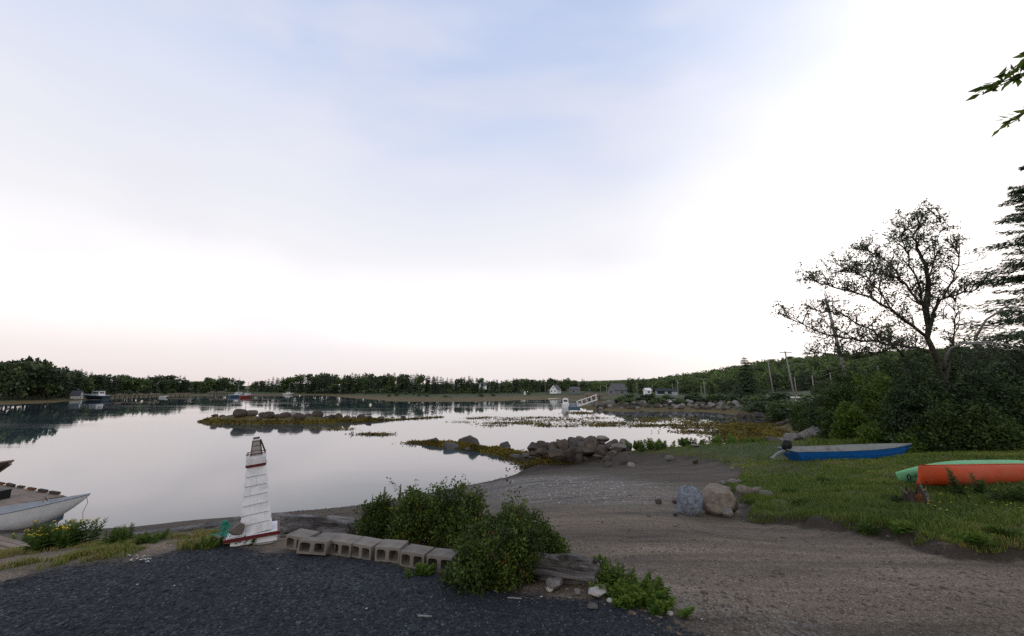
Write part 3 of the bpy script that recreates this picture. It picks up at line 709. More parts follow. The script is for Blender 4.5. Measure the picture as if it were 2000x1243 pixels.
# ------------------------------------------------------------------ rocks
import bmesh
def rock_mesh(seed, sub=3, cuts=13, rough=.05, lo=.50, hi=.82, flat=None):
    rng = rnd(seed); bm = bmesh.new(); bmesh.ops.create_icosphere(bm, subdivisions=sub, radius=1.0)
    V = np.array([v.co for v in bm.verts]); Fq = np.array([[v.index for v in f.verts] for f in bm.faces]); bm.free()
    for _ in range(cuts):
        n = unit(rng.normal(size=3)); o = rng.uniform(lo, hi); e = V @ n - o
        V = V - np.where(e > 0, e * .97, 0)[:, None] * n
    f = np.array([mnoise.fractal(Vector(p) * 1.7 + Vector((seed * 3.1, 0, 0)), 1.0, 2.0, 5) for p in V])
    V = V * (1 + rough * f)[:, None]
    lo_, hi_ = V.min(0), V.max(0); V = (V - (lo_ + hi_) / 2) / ((hi_ - lo_) / 2)
    me = mesh_np('rock', V, Fq, smooth=True); me.set_sharp_from_angle(angle=R(24)); return me
RK = [rock_mesh(300 + k, 4) for k in range(9)]
RKS = [rock_mesh(400 + k, 3, 7, .08, .66, .92) for k in range(8)]
def mats_copy(lst, mat):
    out = []
    for m in lst:
        q = m.copy(); q.materials.append(M[mat]); out.append(q)
    return out
RP = {m: mats_copy(RK, m) for m in ('rock', 'rock_wet', 'rock_pale')}
RS = {m: mats_copy(RKS, m) for m in ('rock', 'rock_wet', 'rock_pale', 'rock_white')}
def put_rock(px, py, wpx, hpx, d, label, group=None, mat='rock', small=False, idx=None, depth=None, ground=False, name='boulder', cat='rock'):
    if ground:                                        # slide along the line of sight until it sits on the ground
        ds = np.linspace(d * .82, d * 1.22, 41); Q = np.array([at(px, py, q) for q in ds]); gg = np.maximum(height(Q[:, 0], Q[:, 1]), WZ - .25)
        e = np.abs(Q[:, 2] - gg - hpx * ds / F * .22) + .02 * np.abs(ds - d) / d; d = float(ds[int(np.argmin(e))])
    p = at(px, py, d); sx = wpx * d / F / 2 * 1.08; sz = hpx * d / F / 2 * 1.12
    pool = (RS if small else RP)[mat]; me = pool[random.randrange(len(pool)) if idx is None else idx % len(pool)]
    o = obj(name, me); o.location = p; sy = depth or (sx + sz) / 2 * random.uniform(.85, 1.15)
    o.scale = (sx * 1.1, sy * 1.1, sz * 1.1); o.rotation_euler = (random.uniform(-.15, .15), random.uniform(-.15, .15), random.uniform(-.5, .5) + (math.pi if random.random() < .5 else 0))
    if ground:
        g = max(gz(p[0], p[1]), WZ - .25); o.location.z = max(min(p[2], g + sz * .6), g + sz * .1)
    return tag(o, label, cat, group)
random.seed(11)
pile = [(280, 290, 200, 150, 'dark end boulder of the heap nearest the seaweed'), (400, 285, 190, 170, 0), (560, 262, 150, 130, 0), (740, 250, 190, 170, 'upright grey boulder with a peaked top on the left half of the heap'), (885, 165, 120, 80, 0),
        (960, 215, 240, 140, 'long grey slab boulder leaning left below the crest of the heap'), (1050, 150, 170, 75, 'flat pale boulder on the crest left of the brown peak'), (1160, 255, 260, 250, 'large brown triangular boulder at the middle of the heap'),
        (1245, 190, 140, 110, 0), (1390, 152, 240, 100, 'pale rounded boulder topping the rock heap'), (1360, 212, 120, 40, 0), (1580, 205, 140, 90, 0), (1750, 190, 160, 80, 'pinkish boulder at the grassy right end of the heap'),
        (1690, 290, 270, 125, 'broad pale grey boulder at the right end of the heap'), (1500, 235, 140, 85, 0), (460, 355, 100, 100, 'small upright block in a gap low on the left of the heap'), (585, 335, 140, 95, 0), (640, 410, 260, 170, 'big reddish brown boulder low in the heap above yellow weed'),
        (825, 405, 200, 170, 'reddish angular boulder beside the big reddish one'), (920, 325, 160, 130, 0), (1040, 275, 150, 150, 0), (1140, 350, 210, 100, 0), (1360, 340, 190, 150, 'squared brown boulder right of the brown triangular one'), (1540, 400, 200, 115, 0),
        (970, 480, 190, 150, 'rounded greenish boulder standing in front of the heap'), (1120, 470, 100, 60, 'small dark and white stone in front of the heap'), (1310, 440, 130, 75, 0), (1470, 480, 130, 100, 0), (1510, 567, 140, 70, 'bluish stone lying on the gravel before the heap'),
        (1735, 530, 140, 100, 'lone brown stone on the gravel at the right of the heap'), (1855, 580, 110, 85, 'squarish pale block on gravel at the right of the heap'), (1330, 505, 50, 30, 0), (210, 480, 140, 90, 0), (265, 390, 120, 65, 0), (140, 425, 130, 65, 0), (190, 572, 90, 45, 0),
        (1455, 305, 120, 65, 0), (1790, 325, 70, 60, 0), (1800, 397, 150, 60, 0), (360, 330, 140, 90, 0), (60, 430, 110, 60, 0), (420, 470, 120, 70, 0), (680, 190, 90, 60, 0)]
for cx, cy, w_, h_, lb in pile:
    px, py = 1010 + cx * .12, 840 + cy * .12
    d = np.interp(cy, [140, 330, 480, 590], [27.6, 26.0, 24.6, 22.8])
    lower = cy > 370
    mt = 'rock_pale' if lb and ('pale' in lb or 'pink' in lb) else ('rock_wet' if cx < 330 else 'rock')
    put_rock(px, py, w_ * .120, h_ * .122, d, lb or ('brown boulder in the low front edge of the rock heap' if lower else 'dark brown boulder packed inside the rock heap'),
             ('front boulders of the rock heap' if lower else 'packed boulders of the rock heap') if not lb else None, mt, ground=cy > 440)
for k in range(26):                                  # the heap's hidden core
    px = random.uniform(1048, 1225); d = random.uniform(26.0, 28.2)
    put_rock(px, random.uniform(873, 884), 20, 16, d, 'dark brown boulder packed inside the rock heap', 'packed boulders of the rock heap', 'rock')
for px, py, w_, h_, lb in [(845, 863.5, 21, 13, 'small dark pyramid rock at the tip of the weedy reef'), (912, 866, 33, 26, 'tall dark peaked rock on the weedy near reef'), (925, 866, 18, 22, 'narrow rock leaning against the peaked reef rock'),
                           (883, 874, 30, 16, 'low dark rock at the water left of the peaked reef rock'), (988, 873, 22, 16, 'dark round rock at the heap end of the yellow weed'), (912, 878, 16, 10, 'small flat stone half sunk in yellow weed'),
                           (1008, 893, 24, 10, 'low dark stone at the waterline below the heap'), (1022, 898, 22, 9, 'flat dark stone nearest the gravel beach edge')]:
    d = np.interp(py, [862, 875, 900], [36.5, 34, 28.5]); put_rock(px, py, w_, h_, d, lb, None, 'rock_wet', ground=True)
isl = [(350, 638, 150, 75), (460, 640, 115, 60), (170, 668, 60, 28), (95, 657, 80, 28), (285, 675, 70, 45), (620, 665, 120, 80), (710, 625, 90, 45), (790, 645, 120, 60), (880, 598, 85, 40), (920, 668, 110, 60), (1100, 655, 115, 85),
       (1000, 668, 80, 50), (1310, 652, 85, 55), (1390, 662, 70, 35), (1530, 652, 105, 45), (1600, 664, 70, 30), (1240, 668, 70, 40), (1195, 642, 70, 30), (840, 690, 90, 50), (560, 655, 80, 50), (1940, 664, 60, 30), (1720, 672, 80, 28),
       (1060, 628, 60, 30), (740, 690, 80, 40), (400, 680, 80, 40), (1450, 680, 60, 26), (1830, 672, 60, 22), (530, 690, 60, 30), (660, 700, 60, 30), (1160, 690, 60, 30)]
nm = {0: 'broad domed rock at the high left end of the weedy island', 3: 'low yellowish rock off the left tip of the island', 8: 'pale round rock perched on top of the island', 10: 'large brown rock at the middle of the island'}
for k, (cx, cy, w_, h_) in enumerate(isl):
    px, py = 400 + cx * .2, 680 + cy * .2
    put_rock(px, py, w_ * .155, h_ * .19, np.interp(py, [800, 818, 823], [61.0, 57.5, 56.0]), nm.get(k, 'brown rock among yellow weed on the low island'), None if k in nm else 'rocks on the weedy island', 'rock_pale' if k == 8 else 'rock', True, name='rock', ground=True)
for k in range(95):                                   # stone wall across the cove
    px = 1163 + 283 * (k + random.random()) / 95; y = random.choice([785.5, 789, 793, 797]) + random.uniform(-1.5, 1.5) + max(0, (px - 1380) * .02)
    s = random.uniform(5, 10); top = y < 788
    put_rock(px, y, s * 1.2, s * .85, 99 - (y - 785) * .75, 'pale boulder along the top of the far stone bank' if top else 'weed stained boulder in the face of the far stone bank', 'top stones of the far bank' if top else 'face stones of the far bank', 'rock_pale' if top or random.random() < .35 else 'rock', True, name='rock', ground=True)
put_rock(1309.5, 787.5, 9, 7.5, 96, 'single white boulder standing out on the far stone bank', None, 'rock_white', True, name='rock', ground=True)
for k in range(26):
    g = random.random() < .5; px = random.uniform(1238, 1266) if g else random.uniform(1300, 1338)
    put_rock(px, random.uniform(804, 811), random.uniform(4, 9), random.uniform(3, 5), 80 + random.uniform(-4, 4), 'dark weedy stone of the left clump on the mudflat' if g else 'dark weedy stone of the right clump on the mudflat', 'left clump stones' if g else 'right clump stones', 'rock_wet', True, name='rock', ground=True)
cove = [(720, 728, 120, 85, 33, 'grey boulder standing alone in the brown weed'), (742, 672, 44, 34, 42, 'small pale stone behind the lone grey boulder'), (842, 682, 60, 36, 41, 'pale flat stone under the green bank'), (620, 828, 160, 95, 29, 'large purple grey boulder nearest the outboard motor'),
        (690, 868, 170, 75, 28, 'dark wet slab leaning on the large purple boulder'), (570, 925, 140, 95, 26.5, 'rounded boulder at the grass edge behind the motor'), (905, 790, 125, 105, 30, 'steep grey boulder at the bushes, left of the cracked one'), (970, 765, 130, 95, 31, 'cracked pale boulder heaped against the green bushes'),
        (962, 708, 75, 36, 32, 'small stone capping the cracked boulders'), (1072, 808, 55, 55, 30, 'upright small stone at the foot of the green bushes'), (830, 802, 80, 62, 31, 'dark stone left of the steep grey boulder'), (280, 625, 150, 40, 58, 'flat pale slab topping the rocks on the right point'),
        (240, 660, 80, 70, 57, 'dark boulder under the flat slab on the right point'), (310, 665, 90, 60, 57, 'brown boulder under the flat slab on the right point'), (100, 740, 60, 50, 50, 'lone rounded stone out in the weed before the point')]
for cx, cy, w_, h_, d, lb in cove:
    put_rock(1400 + cx * .2, 680 + cy * .2, w_ * .2, h_ * .2, d, lb, None, 'rock_pale' if 'pale' in lb or 'grey' in lb or 'purple' in lb else 'rock', ground=True)
for k in range(30):
    t = random.random(); px = 1478 + t * 72; d = 60 - t * 20
    put_rock(px, 810 + t * 6 + random.uniform(-3, 4), random.uniform(6, 12), random.uniform(5, 8), d, 'small brown stone in the row below the right bank', 'stones below the right bank', 'rock', True, name='rock', ground=True)
# ---- boulders beside the ramp
def near_rock(px, ybase, wpx, hpx, label, mat, seed, sub=4, dip=.08, rz=0.0, rough=.06, cuts=9, name='boulder', depth=.85, group=None):
    p = gp(px, ybase); wpx *= .93; hpx *= .94; sx = wpx * p[1] / F / 2; sz = hpx * p[1] / F / 2
    me = rock_mesh(seed, sub, cuts, rough, .62 if sub > 4 else .5, .9); me.materials.append(M[mat]); o = obj(name, me)
    z = np.array([v.co.z for v in me.vertices]); x = np.array([v.co.x for v in me.vertices])
    kx, kz = sx * 2 / (x.max() - x.min()), sz * 2 / (z.max() - z.min()) * (1 + dip)
    o.location = (p[0], p[1] + sx * depth * .5, p[2] - z.min() * kz - dip * 2 * sz); o.scale = (kx, kx * depth, kz); o.rotation_euler = (0, 0, rz)
    return tag(o, label, 'rock', group)
gb = near_rock(1353, 1007, 50, 52, 'upright speckled grey boulder with an iron ring in its top', 'rock_grey', 525, 5, .14, .2, .10, 4)
r = MB(); tp = gb.location + Vector((-.02, -.05, gb.scale.z * .86))
rg = MB(); rg.tube([tp + Vector((math.cos(a) * .035, 0, .02 + math.sin(a) * .05)) for a in np.linspace(-.3, math.pi + .3, 9)], .006, 6)
tag(rg.build('iron_ring', M['rust']), 'small bent iron ring set in the speckled grey boulder', 'ring')
near_rock(1408, 1008, 74, 54, 'large tan cracked boulder beside the speckled grey one', 'rock_tan', 537, 5, .12, .6, .06, 9, depth=.8)
near_rock(1423, 1012, 24, 17, 'pale wedge stone at the foot of the tan boulder', 'rock_pale', 541, 3)
near_rock(1433, 1002, 26, 26, 'brown wedge stone leaning on the tan boulder', 'rock', 543, 3)
near_rock(1456, 968, 26, 18, 'cream stone topping the grass edge behind the tan boulder', 'rock_tan', 551, 4)
near_rock(1469, 967, 12, 10, 'little cream stone pressed between two cream stones', 'rock_tan', 552, 3)
near_rock(1480, 966, 18, 14, 'second cream stone set in the grass edge, right of the first', 'rock_tan', 553, 4)
near_rock(1500, 970, 24, 10, 'flat grey stone in grass right of the cream stones', 'rock_pale', 554, 3)
near_rock(1422, 962, 20, 10, 'flat tan stone behind the tan boulder', 'rock_tan', 555, 3)
for k, (px, y, w_, h_) in enumerate([(1412, 948, 14, 8), (1424, 945, 10, 6), (1433, 946, 18, 9), (1445, 944, 10, 7)]):
    near_rock(px, y, w_, h_, 'grey cobble in the row where turf meets the ramp', 'rock_pale', 560 + k, 3, group='cobbles at the turf corner')
for k, (px, y, w_, h_, lb) in enumerate([(1310, 899, 18, 9, 'pale stone under the bank at the head of the beach'), (1359, 905, 12, 8, 'brown stone lying under the grassy bank'), (1431, 918, 8, 5, 'small white stone at the turf tip'), (1361, 873, 20, 5, 'flat pale stone on the grassy ridge'),
                                         (1287, 985, 12, 9, 'dark cobble alone on the ramp left of the boulder'), (1319, 984, 12, 7, 'brown cobble on the ramp beside the boulder'), (1321, 1009, 10, 5, 'small stone before the speckled boulder'), (1364, 1008, 7, 5, 'tiny pale stone at the boulder foot')]):
    near_rock(px, y, w_, h_, lb, 'rock_pale' if 'pale' in lb or 'white' in lb else 'rock', 570 + k, 3, name='stone')
# stones around the short log
for k, (px, y, w_, h_, lb, mt) in enumerate([(1180, 1146, 22, 24, 'white stone at the sawn end of the short log', 'rock_white'), (1196, 1144, 14, 16, 'second white stone behind the log end', 'rock_white'), (1168, 1169, 36, 13, 'flat white stone below the log end', 'rock_white'),
                                             (1174, 1163, 24, 16, 'rounded grey stone on the flat white one', 'rock_pale'), (1155, 1161, 14, 12, 'small grey stone left of the rounded one', 'rock_pale'), (1128, 1164, 13, 10, 'grey pebble under the middle of the log', 'rock_pale'),
                                             (1075, 1158, 16, 10, 'white pebble by the bush foot', 'rock_white'), (1084, 1156, 34, 20, 'grey block half buried under the short log', 'rock_pale'), (1194, 1178, 16, 6, 'flat stone at the gravel edge', 'rock_white'),
                                             (1158, 1190, 20, 7, 'bluish flat stone out on the dark gravel', 'rock_pale'), (1310, 1203, 12, 6, 'white stone by the weeds at the ramp edge', 'rock_white')]):
    near_rock(px, y, w_, h_, lb, mt, 590 + k, 3, name='stone')

# ------------------------------------------------------------------ garden lighthouse
LH = thing('garden_lighthouse', 'white shingled model lighthouse with dark red bands beside the gravel', 'lighthouse', tuple(atz(501, 1040, .06) * [1, 1, 0] + [0, 0, .0]), R(31))
LH.rotation_euler = (0, R(-1.0), R(31))
LH.scale = (.94, .94, .965)
def frustum(mb, z0, z1, w0, w1, y0=None, y1=None):
    y0 = y0 or w0; y1 = y1 or w1
    V = [(sx * w * .5, sy * y * .5, z) for z, w, y in ((z0, w0, y0), (z1, w1, y1)) for sx, sy in ((-1, -1), (1, -1), (1, 1), (-1, 1))]
    mb.add(V, [(3, 2, 1, 0), (4, 5, 6, 7), (0, 1, 5, 4), (1, 2, 6, 5), (2, 3, 7, 6), (3, 0, 4, 7)])
b = MB(); frustum(b, .055, .100, .50, .49, .40, .39); frustum(b, -.04, .012, .42, .44, .30, .32)
b.add([(-.20, -.185, .012), (.25, -.195, -.005), (.25, -.185, .056), (-.20, -.17, .056), (-.20, .17, .012), (.25, .17, .0), (.25, .17, .056), (-.20, .17, .056)], [(0, 1, 2, 3), (1, 5, 6, 2), (5, 4, 7, 6), (4, 0, 3, 7)])
b.build('base', M['white_paint'], LH, bevel=.004)
b = MB(); z = .05
for s in (-1, 1):
    b.box(0, s * .208, .080, .53, .014, .034); b.box(s * .260, 0, .0802, .014, .40, .0335)
b.build('base_trim', M['red_paint'], LH)
TW = lambda z: .305 - (z - .1) / .72 * .125
b = MB(); frustum(b, .10, .93, TW(.1) - .02, TW(.93) - .02)
core = b.build('tower', M['white_paint'], LH)
b = MB(); rng = rnd(3); ncr = 7; zs = np.linspace(.105, .815, ncr + 1)
for k in range(ncr):
    z0, z1 = zs[k], zs[k + 1] + .004; wb, wt = TW(z0) + .019, TW(z1) - .010
    cuts = [0, *sorted(rng.uniform(.15, .85, 3 if k < 5 else 2)), 1]
    for side in range(4):
        ca, sa = math.cos(side * math.pi / 2), math.sin(side * math.pi / 2)
        for a_, b_ in zip(cuts[:-1], cuts[1:]):
            g = .0004; dz = rng.uniform(-.0015, .0015)
            def P(u, zz, ww, inset): x, y = (u - .5) * ww, -ww / 2 + inset; return (x * ca - y * sa, x * sa + y * ca, zz)
            ua, ub = a_ + g / wb * (a_ > 0), b_ - g / wb * (b_ < 1)
            V = [P(ua, z0 + dz, wb, 0), P(ub, z0 + dz, wb, 0), P(ub, z1, wt, 0), P(ua, z1, wt, 0), P(ua, z0 + dz, wb, .012), P(ub, z0 + dz, wb, .012), P(ub, z1, wt, .006), P(ua, z1, wt, .006)]
            b.add(V, [(0, 1, 2, 3), (5, 4, 7, 6), (4, 0, 3, 7), (1, 5, 6, 2), (4, 5, 1, 0), (3, 2, 6, 7)])
b.build('shingles', M['white_paint'], LH)
b = MB(); frustum(b, .812, .838, .205, .207); b.build('red_band', M['red_paint'], LH, bevel=.002)
b = MB(); frustum(b, .838, .915, .196, .198); b.build('gallery_box', M['white_paint'], LH, bevel=.003)
b = MB()
for sx in (-1, 1):
    for sy in (-1, 1):
        b.tube([(sx * .088, sy * .088, .91), (sx * .088, sy * .088, .952)], .008, 8)
b.build('gallery_posts', M['white_paint'], LH)
b = MB()
for s in (-1, 1):
    b.bar((-.1, s * .09, .955), (.1, s * .09, .955), .012, .008); b.bar((s * .09, -.083, .9553), (s * .09, .083, .9553), .012, .008)
b.build('gallery_rail', M['red_paint'], LH)
b = MB(); frustum(b, .915, 1.095, .112, .072); b.build('lantern', M['grey_mesh'], LH)
b = MB()
for sx, sy in ((-1, -1), (1, -1), (1, 1), (-1, 1)):
    b.bar((sx * .058, sy * .058, .915), (sx * .037, sy * .037, 1.10), .0055)
for zz, w_ in ((.985, .100), (1.04, .088), (1.093, .077)):
    for s in (-1, 1):
        b.bar((-w_ / 2, s * w_ / 2, zz), (w_ / 2, s * w_ / 2, zz), .004); b.bar((s * w_ / 2, -w_ / 2, zz), (s * w_ / 2, w_ / 2, zz), .0058)
b.bar((.088, -.05, .955), (.042, -.03, 1.10), .009); b.bar((.088, .06, .955), (.042, .03, 1.10), .009)
b.build('lantern_frame', M['dark_wood'], LH)
b = MB(); frustum(b, 1.098, 1.118, .062, .062); b.build('lantern_collar', M['white_paint'], LH)
b = MB(); frustum(b, 1.118, 1.132, .07, .066); b.build('cap', M['black'], LH, bevel=.002)
for ch in LH.children:
    if not ch.name.startswith('base'): ch.rotation_euler = (R(.5), R(-4.5), 0)
    else: ch.location.x = -.035
# concrete lump and green rope on the base
me = rock_mesh(612, 4, 10, .03, .55, .8); me.materials.append(M['concrete']); o = obj('concrete_lump', me)
o.location = at(458, 1032, 4.02); o.scale = (.09, .075, .062); o.rotation_euler = (.1, .1, .5); tag(o, 'grey concrete lump resting on the lighthouse base', 'concrete lump')
rb = MB(); rng = rnd(9); cpt = Vector(o.location) + Vector((-.055, -.06, .02))
for k in range(6):
    ph = rng.uniform(0, 6.28); pts = []
    for a in np.linspace(0, 2 * math.pi, 15):
        pts.append(cpt + Vector((math.sin(a) * (.014 + .008 * rng.random()) + .014 * (k - 2.5), -.018 * k / 6 + .01 * math.cos(2 * a + ph), math.cos(a) * .075 + .012 * math.sin(a * 3 + ph))))
    rb.tube(pts, .0042, 6, False)
g0 = Vector(atz(432, 1052, .02)); rb.tube([cpt + Vector((-.02, 0, -.06)), cpt + Vector((-.12, -.03, -.05)), g0 + Vector((.02, .05, .03)), g0 + Vector((-.03, .05, 0.01)), g0 + Vector((-.08, .12, .0))], .006, 6)
tag(rb.build('rope_coil', M['rope'], None, True), 'coil of green rope hung over the concrete lump', 'rope')

# ------------------------------------------------------------------ concrete blocks
def block_mesh(wd=.258, dp=.19, ht=.142):
    mb = MB(); seam = {}
    def octo(cx, cz, hw, hh, k): return [(cx - hw + k, cz - hh), (cx + hw - k, cz - hh), (cx + hw, cz - hh + k), (cx + hw, cz + hh - k), (cx + hw - k, cz + hh), (cx - hw + k, cz + hh), (cx - hw, cz + hh - k), (cx - hw, cz - hh + k)]
    for s in (-1, 1):
        cx = s * wd / 4; hole = octo(cx, ht / 2, wd / 4 - .018, ht / 2 - .024, .013); rim = octo(cx, ht / 2, wd / 4, ht / 2, .02)
        rim = [(cx - wd / 4 + .03, 0), (cx + wd / 4 - .03, 0), (cx + wd / 4, .03), (cx + wd / 4, ht - .03), (cx + wd / 4 - .03, ht), (cx - wd / 4 + .03, ht), (cx - wd / 4, ht - .03), (cx - wd / 4, .03)]
        cor = [(cx - wd / 4, 0), (cx + wd / 4, 0), (cx + wd / 4, ht), (cx - wd / 4, ht)]
        for y, fl in ((-dp / 2, False), (dp / 2, True)):
            V = [(x, y, z) for x, z in hole + rim + cor]
            Fs = [(i, 8 + i, 8 + (i + 1) % 8, (i + 1) % 8) for i in range(8)]
            Fs += [(8 + 7, 16, 8), (9, 17, 10), (11, 18, 12), (13, 19, 14)]
            if fl: Fs = [f[::-1] for f in Fs]
            mb.add(V, [f[::-1] for f in Fs][::1] if False else Fs)
        V = [(x, -dp / 2, z) for x, z in hole] + [(x * .0 + cx + (x - cx) * .93, dp / 2, ht / 2 + (z - ht / 2) * .93) for x, z in hole]
        mb.add(V, [(i, (i + 1) % 8, 8 + (i + 1) % 8, 8 + i) for i in range(8)])
        x0, x1 = cx - wd / 4, cx + wd / 4
        mb.add([(x0, -dp / 2, ht), (x1, -dp / 2, ht), (x1, dp / 2, ht), (x0, dp / 2, ht)], [(0, 1, 2, 3)])
        mb.add([(x0, -dp / 2, 0), (x1, -dp / 2, 0), (x1, dp / 2, 0), (x0, dp / 2, 0)], [(3, 2, 1, 0)])
    for s in (-1, 1):
        mb.add([(s * wd / 2, -dp / 2, 0), (s * wd / 2, dp / 2, 0), (s * wd / 2, dp / 2, ht), (s * wd / 2, -dp / 2, ht)], [(0, 1, 2, 3) if s > 0 else (3, 2, 1, 0)])
    me = mb.mesh('concrete_block', M['concrete']); bm = bmesh.new(); bm.from_mesh(me); bmesh.ops.remove_doubles(bm, verts=bm.verts, dist=1e-5)
    bmesh.ops.recalc_face_normals(bm, faces=bm.faces); bm.to_mesh(me); bm.free(); return me
bmsh = block_mesh()
BL = [(576, 1072, 'concrete block at the lighthouse end of the row'), (628, 1079, 'concrete block mostly hidden behind the tipped block'), (664, 1083, 'concrete block just right of the tipped block'), (707, 1087, 'concrete block second to the right of the tipped one'),
      (754, 1097, 'pale edged concrete block in the middle of the row'), (806, 1106, 'concrete block with green weeds growing at its foot'), (859, 1114, 'concrete block half covered by the dark rose bush')]
for k, (px, y, lb) in enumerate(BL):
    p = atz(px, y, .0); o = obj('concrete_block', bmsh); azk = math.atan2(p[0], p[1])
    o.location = (p[0] + .02, p[1] + .095 + random.uniform(-.03, .02), gz(p[0], p[1]) - .012); o.rotation_euler = (random.uniform(-.03, .03), random.uniform(-.03, .03), R(-14) + random.uniform(-.15, .15))
    tag(o, lb, 'concrete block', 'row of concrete blocks')
p = atz(616, 1080, .0); o = obj('concrete_block', bmsh); o.location = (p[0], p[1] - .02, .01); o.rotation_euler = (-.14, .04, -.05); o.scale = (1.15, .75, .85)
tag(o, 'broken concrete block tipped out in front of the row', 'concrete block', 'row of concrete blocks')

# ------------------------------------------------------------------ driftwood logs
def log_thing(name, a, b_, r0, r1, label, seed, cat='log', mat='grey_wood', flute=.16, n=26, m=40):
    rng = rnd(seed); a = Vector(a); b_ = Vector(b_); Lg = (b_ - a).length; secs = []
    fr = rng.integers(2, 6, 4); ph = rng.uniform(0, 6.28, 4)
    for i in range(m + 1):
        t = i / m; x = t * Lg; rr = r0 + (r1 - r0) * t
        ring = []
        for k in range(n):
            th = 2 * math.pi * k / n
            f = 1 + flute * sum(math.sin(fr[q] * th + ph[q] + t * (q - 1.5) * .8) for q in range(4)) / 4 * 1.4
            f += .26 * mnoise.fractal(Vector((x * 3.5, math.cos(th) * 2, math.sin(th) * 2 + seed)), 1, 2, 4)
            f += .24 * mnoise.noise(Vector((x * .8, math.cos(th) * 5, math.sin(th) * 5 + seed)))
            jag = (mnoise.noise(Vector((math.cos(th) * 2.5, math.sin(th) * 2.5, seed * 7.0))) * .5) * rr * (1 if i in (0, m) else 0)
            e = .82 if i in (0, m) else 1
            ring.append((x + jag, math.cos(th) * rr * f * e, math.sin(th) * rr * f * .88 * e + .04 * math.sin(t * 5 + seed) * r0))
        secs.append(ring)
    mb = MB(); mb.loft(secs); o = mb.build(name, M[mat], None, True)
    o.location = a; o.rotation_euler = (b_ - a).to_track_quat('X', 'Z').to_euler(); return tag(o, label, cat)
def gpt(px, d, lift=0): q = on(px, d); return (q[0], q[1], q[2] + lift)
log_thing('driftwood_log', at(690, 1034, 5.0), at(548, 1022, 5.35), .13, .15, 'grey weathered driftwood log lying behind the concrete blocks', 5)
log_thing('driftwood_log', at(175, 1062, 5.5), at(470, 1030, 5.6), .06, .12, 'long silvery driftwood log along the water left of the lighthouse', 6)
log_thing('driftwood_log', at(455, 1022, 6.2), at(560, 1012, 6.4), .09, .10, 'pale driftwood log end behind the lighthouse', 16)
log_thing('driftwood_log', at(1035, 1103, 3.55), at(1172, 1122, 3.3), .098, .108, 'short split grey log beside the dark rose bush', 7, flute=.5)
sp_ = MB()
for (x0, y0), (x1, y1), wd_ in [((1062, 1088), (1150, 1096), .05), ((1075, 1098), (1160, 1112), .04), ((1095, 1118), (1168, 1134), .055), ((1150, 1100), (1176, 1096), .03)]:
    a_, b_ = Vector(at(x0, y0, 3.40)), Vector(at(x1, y1, 3.19)); sp_ = MB(); m_ = a_.lerp(b_, .5) + Vector((0, -.01, .012)); sp_.tube([a_, m_, b_], [wd_ * .35, wd_ * .6, wd_ * .12], 6); o_ = sp_.build('splinter', M['grey_wood'], None, True); mw = o_.matrix_world.copy(); LOG = [q for q in bpy.data.objects if q.get('label', '').startswith('short split grey log')][0]; o_.parent = LOG; bpy.context.view_layer.update(); o_.matrix_parent_inverse = LOG.matrix_world.inverted()
log_thing('driftwood_log', at(690, 1064, 4.6), at(830, 1080, 4.3), .05, .05, 'thin grey branch lying between the blocks and the bushes', 8)
log_thing('driftwood_log', at(700, 1020, 6.2), at(642, 1012, 6.6), .05, .06, 'small dark driftwood piece on the gravel above the waterline', 18)
dr = MB(); rng = rnd(4)
for pa, pb, r0 in [((749, 985), (752, 951), .022), ((747, 978), (739, 966), .010), ((727, 985), (728, 966), .008), ((760, 985), (771, 972), .012), ((780, 975), (783, 946), .018), ((783, 955), (778, 949), .008), ((815, 978), (825, 964), .020), ((720, 990), (830, 985), .03)]:
    a, b_ = Vector(at(*pa, 5.3)), Vector(at(*pb, 5.25 + rng.uniform(-.1, .1))); mid = a.lerp(b_, .5) + Vector((rng.uniform(-.01, .01), 0, 0))
    dr.tube([a - Vector((0, 0, .0)), mid, b_], [r0, r0 * .85, r0 * .35], 7)
a = Vector(at(750, 985, 5.3)); dr.tube([(a.x, a.y, gz(a.x, a.y) - .1), a], [.07, .03], 8); a = Vector(at(815, 985, 5.3)); dr.tube([(a.x, a.y, gz(a.x, a.y) - .1), a], [.07, .03], 8)
tag(dr.build('driftwood_root', M['grey_wood'], None, True), 'bleached driftwood root with upright spikes behind the rose bushes', 'driftwood')
log_thing('driftwood_stick', gp(1580, 1004), gp(1668, 1012), .018, .010, 'long white bleached stick lying in the lawn', 31, 'stick', 'bark_pale', .1, 10, 14)
log_thing('driftwood_stick', gp(1962, 972), gp(1985, 978), .012, .016, 'short white stick in grass below the orange kayak', 32, 'stick', 'bark_pale', .1, 8, 8)
log_thing('driftwood_stick', gp(1810, 1004), gp(1842, 1007), .010, .008, 'thin grey stick lying before the stump', 33, 'stick', 'bark_pale', .1, 8, 8)
for k, (px, y) in enumerate([(830, 1203), (1005, 1168)]):
    log_thing('driftwood_stick', gp(px - 14, y), gp(px + 14, y + 2), .010, .007, ['pale chip of wood out on the dark gravel', 'white wood chip beside the foot of the bush'][k], 35 + k, 'stick', 'bark_pale', .1, 8, 8)
